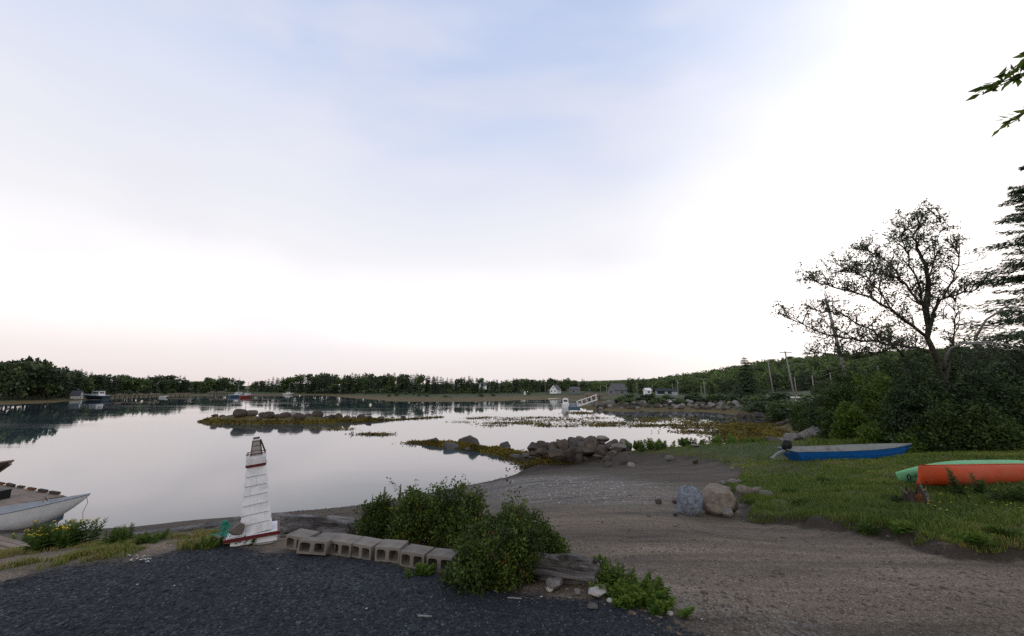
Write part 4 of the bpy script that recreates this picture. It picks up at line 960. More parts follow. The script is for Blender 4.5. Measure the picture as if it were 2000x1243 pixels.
# ------------------------------------------------------------------ boats
def hull(root, Ls, B, D, mo, mi, sheer=.2, rake=.25, draft=.0, gun=.025, thw=(), stern_w=.88, full=.5, rim='aluminium', bowk=.75, ribs=0, n=28, deck=None):
    """open boat along +X: stern at 0, bow at Ls; returns the parts it made"""
    def st(t):
        b_ = B / 2 * (stern_w + (1 - stern_w) * min(1, t / .35)) * (1 - max(0, (t - full) / (1 - full)) ** 2.3 * .985)
        s = D + sheer * t ** 2.2
        k = (s - .06) * max(0, (t - bowk) / (1 - bowk)) ** 2.2
        return b_, s, k
    outer, inner = [], []
    for i in range(n + 1):
        t = i / n; b_, s, k = st(t); x = t * Ls; fl = .80 - .25 * max(0, (t - .6) / .4)
        def X(z): return x - rake * (1 - t) ** 3 * (z - k) / D + .10 * max(0, t - .85) / .15 * (z / s)
        half = [(0, k), (b_ * fl * .6, k + .02 * (1 - t)), (b_ * fl, k + (s - k) * .16), (b_ * (fl + (1 - fl) * .55), k + (s - k) * .5), (b_, s)]
        outer.append([(X(z), -y, z) for y, z in reversed(half)] + [(X(z), y, z) for y, z in half[1:]])
        w_ = max(0.0, b_ - .03) / max(b_, 1e-6)
        hi = [(0, min(k + .05, s)), (b_ * fl * .6 * w_, min(k + .06, s)), (b_ * fl * w_, k + .05 + (s - k - .05) * .2), (b_ * (fl + (1 - fl) * .55) * w_, k + .05 + (s - k - .05) * .5), (b_ * w_, s - .004)]
        inner.append([(X(z) + (.03 if i == 0 else 0), -y, z) for y, z in reversed(hi)] + [(X(z) + (.03 if i == 0 else 0), y, z) for y, z in hi[1:]])
    m = MB(); m.loft(outer, False, False); m.add(outer[0], [tuple(range(len(outer[0])))]); m.build('hull', mo, root, True)
    m = MB(); m.loft([q[::-1] for q in inner], False, False); m.add(inner[0], [tuple(range(len(inner[0]) - 1, -1, -1))]); m.build('interior', mi, root, True)
    m = MB(); m.tube([q[0] for q in outer], gun, 6); m.tube([q[-1] for q in outer], gun, 6); m.tube([outer[0][0], outer[0][-1]], gun, 6); m.build('gunwale', M[rim], root, True)
    for j, t in enumerate(thw):
        b_, s, k = st(t); m = MB(); m.box(t * Ls, 0, s - .16, .22, 2 * b_ - .08, .025); m.box(t * Ls, 0, s - .28, .02, 2 * b_ * .78, .2); m.build('seat', mi, root)
    if ribs:
        m = MB()
        for side in (0, -1):
            for lev in (1.0, 2.0):
                pts = []
                for i in range(1, n - 2):
                    q = outer[i]; a, b2 = (Vector(q[1]), Vector(q[2])) if side == 0 else (Vector(q[-2]), Vector(q[-3]))
                    p = a.lerp(b2, lev - 1.35); y = -.004 if side == 0 else .004; pts.append((p.x, p.y + y, p.z))
                m.tube(pts, .009, 4)
        m.build('strakes', mo, root)
    return st
# blue aluminium boat on the lawn
pS, pB = gp(1541, 902), gp(1765, 898)
BB = thing('motorboat', 'blue aluminium open boat with tilted outboard lying on the lawn', 'boat', (pS[0], 14.2, 0), 0)
dB = 14.2; xs = (1541 - CX) / F * dB; xe = (1776 - CX) / F * dB
BB.location = (xs + .12, dB + .5, 1.65 - (898 - HOR) / F * dB); BB.rotation_euler = (0, R(-.6), R(1.5))
hull(BB, xe - xs - .12, 1.12, .44, M['blue_paint'], M['aluminium'], .14, .30, thw=(.22, .5), ribs=1, bowk=.72, full=.45, n=32, gun=.018)
for x in (.55, 1.55, 1.95):                              # braces seen against the inside
    m = MB(); m.bar((x, .42, .40), (x + .12, -.1, .28), .03, .02); m.build('brace', M['metal'], BB)
m = MB(); m.tube([(4.0, -.05, .46), (4.0, -.2, .5), (4.2, -.3, .55)], .008, 5); m.build('bow_line', M['black'], BB)
m = MB(); bx = -.3
m.box(bx + .10, .1, .44, .16, .22, .26, Matrix.Rotation(R(-20), 3, 'Y')); m.build('motor_bracket', M['metal'], BB, bevel=.01)
secs = []
for t in np.linspace(0, 1, 9):
    w_ = (.05 + .10 * math.sin(math.pi * (.12 + .8 * t)) ** .6); cx_ = .06 + bx + .10 * t * .6
    secs.append([(cx_ + math.cos(a) * w_ * 1.2, .1 + math.sin(a) * w_, .42 + .34 * t) for a in np.linspace(0, 2 * math.pi, 14)[:-1]])
m = MB(); m.loft(secs); cw = m.build('motor_cowl', M['black'], BB, True)
m = MB(); m.box(.06 + bx + .08, -.022, .62, .13, .006, .022); m.build('cowl_stripe', M['metal'], cw)
m = MB(); m.loft([[(x + dx, .1 + y, z + dz2) for dx, y, dz2 in ((-.03, -.05, -.06), (.03, -.05, .05), (.03, .05, .05), (-.03, .05, -.06))] for x, z in ((bx + .04, .42), (bx - .22, .32), (bx - .42, .22))])
m.box(bx - .28, .1, .29, .20, .16, .015, Matrix.Rotation(R(-22), 3, 'Y')); m.build('motor_leg', M['metal'], BB, bevel=.006)
m = MB(); m.tube([(bx - .52, .1, .13), (bx - .46, .1, .18), (bx - .36, .1, .24)], [.02, .045, .03], 10)
for k in range(3):
    a = k * 2.094; q = Matrix.Rotation(R(38), 3, 'Y'); v = [(-.01, 0, .02), (.03, .05, .08), (-.01, .02, .11), (-.03, -.05, .07)]
    rotm = Matrix.Rotation(a, 3, 'X'); V = [q @ (rotm @ Vector(p)) for p in v]; V = [(p.x + bx - .49, p.y + .1, p.z + .155) for p in V]
    V2 = [(x + .008, y, z) for x, y, z in V]; m.add(V + V2, [(0, 1, 2, 3), (7, 6, 5, 4), (0, 4, 5, 1), (1, 5, 6, 2), (2, 6, 7, 3), (3, 7, 4, 0)])
m.build('propeller', M['aluminium'], BB, True)

# kayaks
def loftx(name, secs, mat, parent, smooth=True):
    m = MB(); m.loft(secs); o = m.build(name, M[mat], parent, smooth)
    s = o.modifiers.new('s', 'SUBSURF'); s.levels = s.render_levels = 1; return o
dk = 7.35; kx = (1798 - CX) / F * dk; kzb = 1.65 - (952 - HOR) / F * dk
OK_ = thing('kayak', 'orange kayak lying on its side in tall grass', 'kayak', tuple(at(1801, 953, dk)), R(4))
OK_.scale = (1, 1, .86)
secs = []; Lk = 3.3; topz = .475
for i, t in enumerate(np.concatenate([[0, .004, .02], np.linspace(.06, 1, 26)])):
    f = min(1, t / .35); g_ = min(1, (1 - t) / .3) if t > .7 else 1; thick = (.035 + .21 * math.sin(f * math.pi / 2) ** 1.2) * (.2 + .8 * math.sin(g_ * math.pi / 2)); x = t * Lk
    zt = topz - .05 * max(0, t - .55) ** 2 * 4; zb = .06 - .05 * math.sin(math.pi * min(1, t * 1.4)); xb = -.05 * (1 - t) ** 6
    prof = [(0, 1.0), (-.30, .995), (-.62, .93), (-.92, .74), (-1.0, .48), (-.86, .22), (-.5, .05), (0, 0), (.35, .05), (.5, .3), (.5, .75), (.3, .98)]
    k2 = 1 - .55 * max(0, 1 - t / .25)
    ring = []
    for y, z in prof:
        yy = y * thick if y > -.5 or z > .8 or z < .1 else y * thick * (1 + .12 * math.sin(t * 9))
        sag = .05 * max(0, 1 - t / .5) * (1 - abs(2 * z - 1))
        ring.append((x + xb * (1 - z) + (.07 * (1 - z) ** 2 * -1 if t < .1 else 0) * (1 - t / .1), yy - sag * .5, zb + (zt - zb) * z))
    secs.append(ring)
ko = loftx('hull', secs, 'orange_hull', OK_)
m = MB(); m.tube([(q[0][0], q[0][1] - .012, q[0][2] + .004) for q in secs[2:]], .012, 6); m.build('seam_rim', M['orange_hull'], OK_, True)
m = MB(); m.tube([(.03, -.06, .12), (.03, -.075, .14), (.03, -.06, .16)], .006, 5); m.build('drain_plug', M['black'], OK_)
dg = 7.75; gx = (1757 - CX) / F * dg; gzb = 1.65 - (950 - HOR) / F * dg
GK = thing('kayak', 'pale green kayak on its side behind the orange one', 'kayak', tuple(at(1757, 960, dg)), R(3))
GK.scale = (1, 1, .92)
secs = []; Lg = 3.6
for t in np.concatenate([[0, .008, .025], np.linspace(.055, .97, 26), [.99, 1]]):
    f = math.sin(min(1, t / .42) * math.pi / 2); g_ = min(1, (1 - t) / .25); w_ = (.03 + .20 * f ** .9) * (.12 + .88 * math.sin(g_ * math.pi / 2)); h_ = (.085 + .16 * f ** .8) * (.2 + .8 * math.sin(g_ * math.pi / 2))
    zc = .33 + .13 * math.sin(min(1, t / .5) * math.pi / 2) ** 1.0 - .12 * max(0, t - .65) ** 2 * 6 - h_ * .25
    x = t * Lg; ring = []
    for a in np.linspace(0, 2 * math.pi, 17)[:-1]:
        ca, sa = math.cos(a), math.sin(a); y = -math.copysign(abs(ca) ** .8, ca) * w_ * .75; z = zc + sa * h_
        if -.55 < sa < .15 and ca > .3 and .06 < t < .32: y += .05 * math.sin((t - .06) / .26 * math.pi)     # the moulded groove on the nose
        ring.append((x - .03 * sa * (1 - t) ** 4, y, z))
    secs.append(ring)
loftx('hull', secs, 'green_hull', GK)
q = [secs[3], secs[5]]
def ovalring(cx_, cy_, cz_, a_, b_, r_, n=18, ry=0): return [(cx_ + math.cos(u) * a_, cy_ + ry * math.cos(u), cz_ + math.sin(u) * b_) for u in np.linspace(0, 2 * math.pi, n)]
m = MB(); yq = min(p[1] for p in secs[4]); m.tube(ovalring(.165, yq - .012, .31, .026, .062, .007, ry=-.008), .008, 6, False); m.build('deck_ring', M['black'], GK)
m = MB(); m.tube([(.20, -.085, .33), (.38, -.10, .365), (.56, -.125, .41), (.72, -.15, .43)], [.004, .010, .010, .004], 6); m.build('groove_line', M['dark_green'], GK)
for k in range(4):
    m = MB(); m.box(.72 + .03 * k, -.16 + .002 * k, .43 + .002 * k, .014, .004, .012 + .006 * (k % 2)); m.build('deck_lettering', M['black'], GK)

# stump
ST = thing('tree_stump', 'rotten jagged stump with red brown heartwood before the kayaks', 'stump', gp(1800, 990)); sp = ST.location
sp.y += .1
rng = rnd(14); secs = []; n = 30
for i, t in enumerate(np.linspace(0, 1, 9)):
    ring = []
    for k in range(n):
        a = 2 * math.pi * k / n; rr = .155 * (1.25 - .45 * t) * (1 + .22 * mnoise.noise(Vector((math.cos(a) * 2, math.sin(a) * 2, t * 1.2 + 3))) + .05 * math.sin(9 * a))
        top = .16 + .16 * max(0, mnoise.noise(Vector((math.cos(a) * 2.3, math.sin(a) * 2.3, 11)))) + .05 * rng.random()
        if -.9 < a - 5.3 < .9: top += .10 * math.cos((a - 5.3) * 1.7)
        ring.append((math.cos(a) * rr, math.sin(a) * rr * .8, -.05 + t * (top + .05)))
    secs.append(ring)
m = MB(); m.loft(secs, True, False); m.build('bark_shell', M['bark'], ST)
m = MB(); ins = [[(x * .82, y * .82, z * (1 - .02 * j) - .01) for x, y, z in secs[-1]] for j in range(1)] + [[(x * .45, y * .45, .10) for x, y, z in secs[-1]]]; m.loft(ins, True, False); m.add([(x * .45, y * .45, .10) for x, y, z in secs[-1]], [tuple(range(n))])
me = rock_mesh(88, 4, 4, .35); V = [v.co for v in me.vertices]; m.add([(v.x * .075 - .02, v.y * .06 - .09, v.z * .10 + .12) for v in V], [tuple(p.vertices) for p in me.polygons]); m.build('heartwood', M['rust'], ST, True)
def spike(mb, x, y, h, w_, lean=0, seed=0):
    rg = rnd(seed); secs = []
    for t in np.linspace(0, 1, 8):
        k = (1 - t) ** .8 * (1 + .25 * rg.normal() * (0 < t < .9)); secs.append([(x + lean * t * h + math.cos(a) * w_ * max(k, .04), y + math.sin(a) * w_ * .55 * max(k, .04), t * h - .03 * (t == 0)) for a in np.linspace(0, 2 * math.pi, 9)[:-1]])
    mb.loft(secs)
m = MB(); spike(m, .115, -.05, .42, .055, -.05, 1); spike(m, .16, -.04, .30, .05, .1, 2); spike(m, .19, -.02, .22, .05, .15, 3); m.build('splintered_spike', M['grey_wood'], ST, True)
m = MB(); spike(m, -.10, .0, .27, .03, -.1, 4); spike(m, -.16, -.02, .22, .03, -.3, 5); m.build('broken_root', M['dark_wood'], ST, True)
m = MB(); m.tube([(-.16, -.05, .2), (-.27, -.06, .30)], [.012, .006], 6); m.build('broken_twig', M['bark_pale'], ST)

# white skiff at the left shore
RB = thing('rowboat', 'white skiff with grey interior drawn up at the left shore', 'boat', (0, 0, 0))
tip = Vector(at(174, 967, 15.4)); ang = R(20); Lr = 5.2
zb = max(WZ - .05, tip.z - 1.18)
RB.location = (tip.x - math.cos(ang) * Lr * 1.01, tip.y - math.sin(ang) * Lr * 1.01, zb); RB.rotation_euler = (0, R(-1.5), ang)
hull(RB, Lr, 1.75, .66, M['boat_white'], M['boat_grey'], .42, .1, thw=(.3, .6), bowk=.6, full=.4, rim='boat_grey')
m = MB(); m.box(Lr * .8, 0, .70, .05, .8, .08); m.build('bow_beam', M['boat_grey'], RB)
m = MB(); m.tube([(Lr * .72, .55, .86), (Lr * .74, .2, 1.1), (Lr * .75, .05, .9)], .02, 6); m.build('tan_strap', M['plank'], RB)
m = MB(); q = Vector((Lr * 1.0, 0, 1.02)); m.tube([q, q + Vector((.10, -.05, -.25)), q + Vector((.02, -.1, -.6)), q + Vector((.08, -.1, -1.0))], .008, 5); m.build('bow_line', M['bark'], RB)
# wharf float
zd = WZ + .55
DK = thing('wooden_float', 'plank float with brown timber edge behind the white skiff', 'dock', tuple(atz(110, 975, zd)), 0)
A0, A1, A2 = Vector(atz(-60, 936, zd)), Vector(atz(126, 969, zd)), Vector(atz(-60, 1003, zd))
ex = (A1 - A0); Ld = ex.length; ex.normalize(); ey = Vector((ex.y, -ex.x, 0)); Wd = 3.4; DK.location = A0; DK.rotation_euler = (0, 0, math.atan2(ex.y, ex.x))
m = MB()
for k in range(24): m.box(Ld * .5 , -.07 - k * Wd / 24, 0, Ld + random.uniform(-.05, .05), Wd / 24 - .012, .05)
m.build('decking', M['plank'], DK)
m = MB(); m.box(Ld / 2, .05, -.2, Ld, .12, .3); m.box(Ld + .06, -Wd / 2, -.2, .12, Wd, .3); m.build('float_frame', M['dark_wood'], DK, bevel=.01)
for k in range(9):
    m = MB(); m.box(Ld * (.06 + .108 * k), -.06, .10, Ld * .07 * random.uniform(.7, 1.3), .12, .07 + .05 * random.random(), Matrix.Rotation(random.uniform(-.08, .08), 3, 'Z'))
    m.build('edge_timber', M['dark_wood'] if k % 3 else M['rust'], DK, bevel=.01)
q = Vector(at(6, 985, 17.0)); m = MB(); m.box(0, 0, .18, .6, .5, .36); m.box(0, 0, .375, .64, .54, .03); o = m.build('dark_crate', M['black'], None, bevel=.02); o.location = (q.x - .35, q.y, zd + .03); tag(o, 'dark storage box on the plank float at the left edge', 'crate')
q = Vector(at(-42, 948, 20.5)); m = MB(); m.bar((-1.2, 0, -.6), (1.1, 0, 1.15), .9, .08); m.bar((-1.2, -.3, -.75), (1.1, -.3, 1.0), .12, .14); m.bar((-1.2, .3, -.75), (1.1, .3, 1.0), .12, .14); o = m.build('gangway', M['plank'], None); o.location = (q.x - .4, q.y + .3, q.z); tag(o, 'grey sloping boards rising over the float at the left edge', 'gangway')
# boards lying at the left edge
m = MB()
pl = gp(-12, 1078)
for k in range(5):
    m.box(-.35 + random.uniform(-.05, .05), -.16 + k * .10 , .015 + .004 * k, 1.3, .09, .035, Matrix.Rotation(random.uniform(-.03, .03), 3, 'Z'))
o = m.build('board_platform', M['plank'], None, bevel=.004); o.location = (pl[0], pl[1], pl[2] + .0); o.rotation_euler = (R(-4), R(3), R(-14)); tag(o, 'weathered boards lying in the weeds at the left edge', 'boards')

# ---- far boats and shore works
def far_boat(label, px, py, d, Lb, B, D, ang, mo, cabin=None, mast=0, cat='boat', extra=None, z=None, name='moored_boat'):
    p = at(px, py, d); t = thing(name, label, cat, (p[0], p[1], WZ - .12 if z is None else z), ang)
    hull(t, Lb, B, D, M[mo], M['boat_grey'], D * .45, .1, bowk=.6, full=.45, rim='boat_white', n=14, gun=.04)
    for ch in t.children: ch.location.x = -Lb / 2
    if cabin:
        x, l, w_, h_ = cabin; m = MB(); m.box(x, 0, D + h_ / 2 - .1, l, w_, h_, None, .86); m.box(x, 0, D + h_ - .06, l * .95, w_ * .96, .08); cb = m.build('cabin', M['boat_white'], t, bevel=.04)
        for s in (-1, 1):
            m = MB(); m.box(x, s * w_ * .462, D + h_ * .62, l * .7, .06, h_ * .3); m.build('window', M['glass'], cb)
        for s in (-1, 1):
            m = MB(); m.box(x + s * l * .462, 0, D + h_ * .62, .06, w_ * .62, h_ * .3); m.build('window', M['glass'], cb)
    if mast: m = MB(); m.tube([(.2, 0, D), (.2, 0, mast)], [.13, .08], 6); m.build('mast', M['aluminium'], t)
    return t
CR = far_boat('white cabin cruiser moored at the far gangway float', 1105, 796, 105, 5.6, 2.2, 1.0, R(80), 'boat_white', (.3, 2.4, 1.7, 1.6))
m = MB(); m.tube([(-.6, .5, 1.0), (-.6, .8, 4.6)], .03, 5); m.tube([(-.4, -.6, 1.0), (-.4, -1.2, 5.0)], .025, 5); m.build('antenna', M['metal'], CR)
m = MB(); m.tube([(.2, 0, 2.5), (.2, 0, 2.75)], .3, 10); m.box(0, .0, 2.62, .5, 1.2, .08); m.build('radar', M['boat_white'], CR)
far_boat('small blue decked sailing boat with a bare mast in the far channel', 463, 776, 215, 8.5, 3.0, 1.5, R(70), 'boat_blue', (.5, 3.2, 2.0, 1.5), 11.5)
far_boat('red hulled boat moored beside the blue one', 481, 777.5, 200, 6, 2.2, 1.5, R(55), 'boat_red', (.4, 2.4, 1.6, 1.2), 8.5)
far_boat('white sailing boat with a tan mast under the middle woods', 563, 771, 285, 7, 2.4, 1.1, R(5), 'boat_white', (0, 2.8, 1.6, 1.1), 9)
far_boat('low white skiff at the end of the far left wharf', 319, 776.5, 205, 3.6, 1.6, .9, R(40), 'boat_white')
p = on(172, 158); LB = far_boat('big dark hulled lobster boat with white wheelhouse hauled out on the left shore', 186, 766, 172, 13, 3.8, 1.7, R(170), 'boat_navy', (-2.0, 4.4, 2.6, 2.0), 0, z=on(180, 172)[2] + .2)
p = on(149, 171); SH = thing('boat_shed', 'small white gabled shed at the bow of the hauled out boat', 'shed', (p[0], p[1], gz(p[0], p[1]) - .2), R(25))
def house(root, wx, wy, hw, hr, mw, mr, wins=(), door=None, dormer=False, chim=False):
    m = MB(); m.box(0, 0, hw / 2, wx, wy, hw)
    m.add([(-wx / 2, -wy / 2, hw), (-wx / 2, wy / 2, hw), (-wx / 2, 0, hw + hr - .05), (wx / 2, -wy / 2, hw), (wx / 2, wy / 2, hw), (wx / 2, 0, hw + hr - .05)], [(0, 2, 1), (3, 4, 5), (0, 3, 5, 2), (1, 2, 5, 4)])
    m.build('wall', mw, root)
    m = MB(); o_ = .3
    for s in (-1, 1):
        a = Vector((0, 0, hw + hr)); b_ = Vector((0, s * (wy / 2 + o_), hw - hr * o_ / (wy / 2)))
        V = [(-wx / 2 - o_, a.y, a.z), (wx / 2 + o_, a.y, a.z), (wx / 2 + o_, b_.y, b_.z), (-wx / 2 - o_, b_.y, b_.z)]; V2 = [(x, y, z + .16) for x, y, z in V]
        m.add(V + V2, [(0, 1, 2, 3), (7, 6, 5, 4), (0, 4, 5, 1), (1, 5, 6, 2), (2, 6, 7, 3), (3, 7, 4, 0)])
    rf = m.build('roof', mr, root)
    if chim: m = MB(); m.box(wx * .2, 0, hw + hr + .5, .6, .6, 1.4); m.build('chimney', M['rust'], rf)
    for (fx, x, z, w_, h_) in wins:
        m = MB()
        if fx == 'y': m.box(x, -wy / 2 - .02, z, w_, .08, h_)
        else: m.box(-wx / 2 - .02, x, z, .08, w_, h_)
        m.build('window', M['glass'], root)
    if door: m = MB(); m.box(door, -wy / 2 - .02, 1.0, .95, .08, 2.0); m.build('door', M['house_grey'], root)
house(SH, 3.0, 2.6, 2.0, 1.7, M['house_white'], M['roof_grey'], [('x', 0, 1.5, .8, .8)])
def put_house(label, px, d, rz, *a, name='house', cat='house', lift=0, **k):
    p = on(px, d); t = thing(name, label, cat, (p[0], p[1], max(p[2], WZ + 1.2) + lift), rz); house(t, *a, **k); return t
put_house('white gabled cottage with grey roof across the cove', 1085, 255, R(60), 7.0, 5.0, 2.8, 2.8, M['house_white'], M['roof_grey'], [('x', -1.2, 1.6, .8, 1.1), ('x', 1.2, 1.6, .8, 1.1), ('y', -1.5, 1.6, .8, 1.1), ('y', 1.5, 1.6, .8, 1.1), ('x', 0, 3.7, .8, .9)], chim=True)
put_house('grey weathered flat fronted shed right of the white cottage', 1122, 250, R(10), 6.4, 5, 3.2, 1.2, M['house_grey'], M['roof_grey'], [('y', -1.5, 1.6, 1.0, 1.0)], door=1.5, name='shed', cat='shed')
put_house('grey roofed cottage with a pale gable behind the far poles', 1206, 190, R(28), 8.0, 5.0, 2.6, 2.9, M['house_grey'], M['roof_grey'], [('x', 0, 1.5, .9, 1.1), ('y', 1, 1.4, 1.0, 1.0)], lift=.6)
put_house('tiny white hut beyond the far stone bank', 1265, 170, R(15), 2.6, 2.2, 2.2, .8, M['house_white'], M['house_white'], [('y', 0, 1.3, .8, .8)], name='hut', cat='hut', lift=.9)
put_house('low white building with a dark flat roof behind the far stone bank', 1302, 165, R(-12), 8.5, 4, 1.8, .9, M['boat_grey'], M['black'], [('y', -2.5, 1.2, 3, 1.2), ('y', 1, 1.2, 1.5, 1.2)], name='boathouse', cat='building', lift=.3)
put_house('white hut half hidden by the middle woods', 943, 262, R(30), 4, 3.5, 2.8, 1.8, M['house_white'], M['roof_grey'], [('x', 0, 1.6, .8, .9)], name='hut', cat='hut', lift=2.4)
for k, px in enumerate((1025, 1030.5)):
    p = on(px, 235); m = MB(); m.box(0, 0, .9, 1.1, 1.1, 1.8, None, .8); m.tube([(0, 0, 1.75), (0, 0, 2.3)], .25, 8); o = m.build('beach_hut', M['house_white'], None, bevel=.05); o.location = (p[0], p[1], max(p[2], WZ + .8)); tag(o, ['left of two small white huts on the middle shore', 'right of two small white huts on the middle shore'][k], 'hut')
# gangway and float at the cruiser
ga, gb_ = Vector(at(1128, 794, 103)), Vector(at(1166, 781, 103))
GW = thing('gangway', 'aluminium gangway sloping up from float to stone bank', 'gangway', ga); dv = gb_ - ga
for s in (-1, 1):
    m = MB(); off = Vector((0, s * .5, 0)); m.bar(off, dv + off, .16, .22); m.bar(off + Vector((0, 0, 1.35)), dv + off + Vector((0, 0, 1.35)), .10, .12)
    for k in range(5): q = dv * (.02 + .24 * k) + off; m.bar(q, q + Vector((-.25, 0, 1.35)), .12)
    m.build('handrail', M['white_paint'], GW)
m = MB(); m.bar(Vector((0, 0, .02)), dv + Vector((0, 0, .02)), .84, .06); m.build('walkway', M['grey_wood'], GW)
p0, p1 = at(1108, 796, 104), at(1129, 796, 104); m = MB(); m.box(0, 0, 0, p1[0] - p0[0], 2.4, .55); m.box(0, 0, .3, p1[0] - p0[0] + .1, 2.5, .06); o = m.build('mooring_float', M['boat_blue'], None, bevel=.03); o.location = ((p0[0] + p1[0]) / 2, 104.6, WZ + .15); tag(o, 'low blue grey float between the cruiser and gangway', 'float')
# left wharves
def wharf(label, a, b_, zt, wd_, seed, posts=9):
    rg = rnd(seed); a = Vector((a[0], a[1], zt)); b_ = Vector((b_[0], b_[1], zt)); t = thing('wharf', label, 'wharf', a, math.atan2(b_.y - a.y, b_.x - a.x)); Lw = (b_ - a).length
    m = MB(); m.box(Lw / 2, 0, 0, Lw, wd_, .22); m.box(Lw / 2, -wd_ / 2, .22, Lw, .2, .2); m.build('decking', M['plank'], t)
    for k in range(posts):
        for s in (-1, 1):
            m = MB(); m.tube([(Lw * (k + .5) / posts, s * wd_ * .42, -(zt - WZ) - .6), (Lw * (k + .5) / posts + rg.normal() * .1, s * wd_ * .42, -.1 + .3 * rg.random())], .14, 6); m.build('pile', M['dark_wood'], t)
    m = MB()
    for k in range(8): m.box(Lw * rg.random(), rg.uniform(-.3, .3) * wd_, .45, rg.uniform(.6, 2.2), .8, rg.uniform(.3, .8), Matrix.Rotation(rg.uniform(-.4, .4), 3, 'Z'))
    m.build('stacked_gear', M['plank'], t); return t
wharf('long wooden wharf on piles at the far left shore', at(212, 768, 185), at(312, 772, 200), WZ + 1.7, 4, 1, 11)
wharf('low far wharf with pale deck left of the moored boats', at(412, 768, 262), at(450, 768, 262), WZ + 2.0, 5, 2, 6)
wharf('small landing left of the channel in the far woods', at(330, 769, 240), at(372, 769, 246), WZ + 1.1, 3, 3, 5)
wharf('wooden jetty deck at the head of the far gangway', at(1143, 773, 150), at(1176, 773, 150), WZ + 2.5, 4, 4, 5)
m = MB(); p = at(294, 775, 195); m.tube([(-.4, 0, -1), (.2, 0, 1.5), (-.1, 0, 3.2)], .13, 6); o = m.build('mooring_pole', M['pole_wood']); o.location = (p[0], p[1], WZ); tag(o, 'crooked pale mooring pole off the far left wharf', 'pole')
for lb, px, py, d, r_ in [('white mooring buoy floating above the island', 723.5, 791, 120, .38), ('small white buoy under the middle woods', 585.5, 772.5, 255, .42), ('pinkish buoy off the far left wharf', 277, 783.5, 152, .38)]:
    p = at(px, py, d); m = MB(); m.loft([[(math.cos(a) * r_ * s, math.sin(a) * r_ * s, z * r_) for a in np.linspace(0, 6.283, 13)[:-1]] for s, z in ((.2, -1), (.75, -.6), (1, 0), (.9, .45), (.55, .85), (.15, 1.05), (.12, 1.35))]); o = m.build('mooring_buoy', M['buoy'], None, True); o.location = (p[0], p[1], WZ + .25 * r_); tag(o, lb, 'buoy')

# ------------------------------------------------------------------ utility poles and wires
def pole(label, px, top, base, d, r0=.16, arm=0, lamp=False, sign=False, lean=0, name='utility_pole', box=False):
    pt, pb = at(px, top, d), at(px, base, d); g = gz(pb[0], pb[1]); zb_ = min(pb[2], g) - .3; t = thing(name, label, 'pole', (pb[0], pb[1], zb_)); H = pt[2] - zb_
    x_ = at(px + lean, top, d)[0] - pb[0]
    def ax(f): return Vector((x_ * f, 0, H * f))
    m = MB(); m.tube([ax(0), ax(.5), ax(1)], [r0, r0 * .85, r0 * .65], 8); m.build('post', M['pole_wood'], t, True)
    if arm:
        m = MB(); m.bar(ax(.975) + Vector((-arm, -.1, 0)), ax(.975) + Vector((arm, -.1, 0)), .1, .12); ar = m.build('crossarm', M['pole_wood'], t)
        m = MB()
        for k in (-1, -.5, .5, 1): m.tube([ax(.975) + Vector((arm * k * .95, -.1, .05)), ax(.975) + Vector((arm * k * .95, -.1, .25))], .04, 6)
        m.build('insulators', M['house_white'], ar)
    if lamp:
        m = MB(); a = ax(.72); m.tube([a, a + Vector((.7, 0, .45)), a + Vector((1.6, 0, .6)), a + Vector((2.3, 0, .6))], .05, 6); la = m.build('lamp_arm', M['metal'], t)
        m = MB(); m.box(a.x + 2.55, 0, a.z + .56, .6, .25, .14); m.build('lamp_head', M['metal'], la, bevel=.03)
    if box: m = MB(); m.tube([ax(.8) + Vector((.3, -.1, -.4)), ax(.8) + Vector((.3, -.1, .4))], .22, 10); m.build('transformer', M['metal'], t)
    if sign: m = MB(); m.bar(ax(.18) + Vector((-.9, -.2, 0)), ax(.18) + Vector((.9, -.2, 0)), .06, .28); m.box(ax(.12).x, -.2, ax(.12).z, .4, .06, .4); m.build('name_board', M['house_white'], t)
    return t, Vector(t.location) + ax(.97)
tops = {}
for key, lb, px, top, base, d, kw in [
    ('a', 'tall leaning utility pole rising behind the bare limbed tree', 1668, 575, 775, 36, dict(lean=-26, r0=.17, arm=1.0)),
    ('b', 'utility pole with crossarm and street lamp beyond the cove', 1554, 685, 779, 70, dict(lean=-9, arm=1.1, lamp=True, sign=True)),
    ('c', 'bare pale pole left of the street lamp pole', 1511, 703, 768, 98, dict(lean=-4)),
    ('d', 'utility pole with transformer above the pale round tree', 1378, 740, 779, 130, dict(lean=-1, arm=1.0, box=True)),
    ('e', 'pole paired with a shorter one beyond the stone bank', 1325, 741, 774, 150, dict(box=True)),
    ('f', 'shorter pole left of its taller pair', 1314.5, 749, 773, 170, {}), ('g', 'thin pole in front of the dark wood, right of the tiny white hut', 1274.5, 752, 773, 180, {}),
    ('h', 'pole beside the tiny white hut on its left', 1245, 747, 772, 185, {}), ('i', 'pole at the right gable of the grey roofed cottage', 1221, 751, 770, 200, {}),
    ('j', 'right pole of two left of the grey roofed cottage', 1185, 752, 772, 215, {}), ('k', 'left pole of two beside the jetty deck', 1173.5, 752, 772, 220, {}),
    ('l', 'pole left of the white cottage across the cove', 1065, 749, 770, 262, {}),
    ('m', 'short post carrying sagging lines on the green slope, left one', 1591, 733, 771, 85, dict(r0=.14)), ('n', 'short post carrying lines on the green slope, right one', 1624, 728, 750, 95, dict(r0=.14)),
    ('o', 'short pole seen just right of the street lamp pole', 1556, 737, 772, 110, {}), ('p', 'grey post top among the bushes right of the leaning pole', 1716, 707, 730, 40, dict(r0=.12)), ('q', 'dim pole standing in the dark trees by the transformer pole', 1371, 752, 778, 150, {})]:
    t, tp_ = pole(lb, px, top, base, d, **kw); tops[key] = tp_
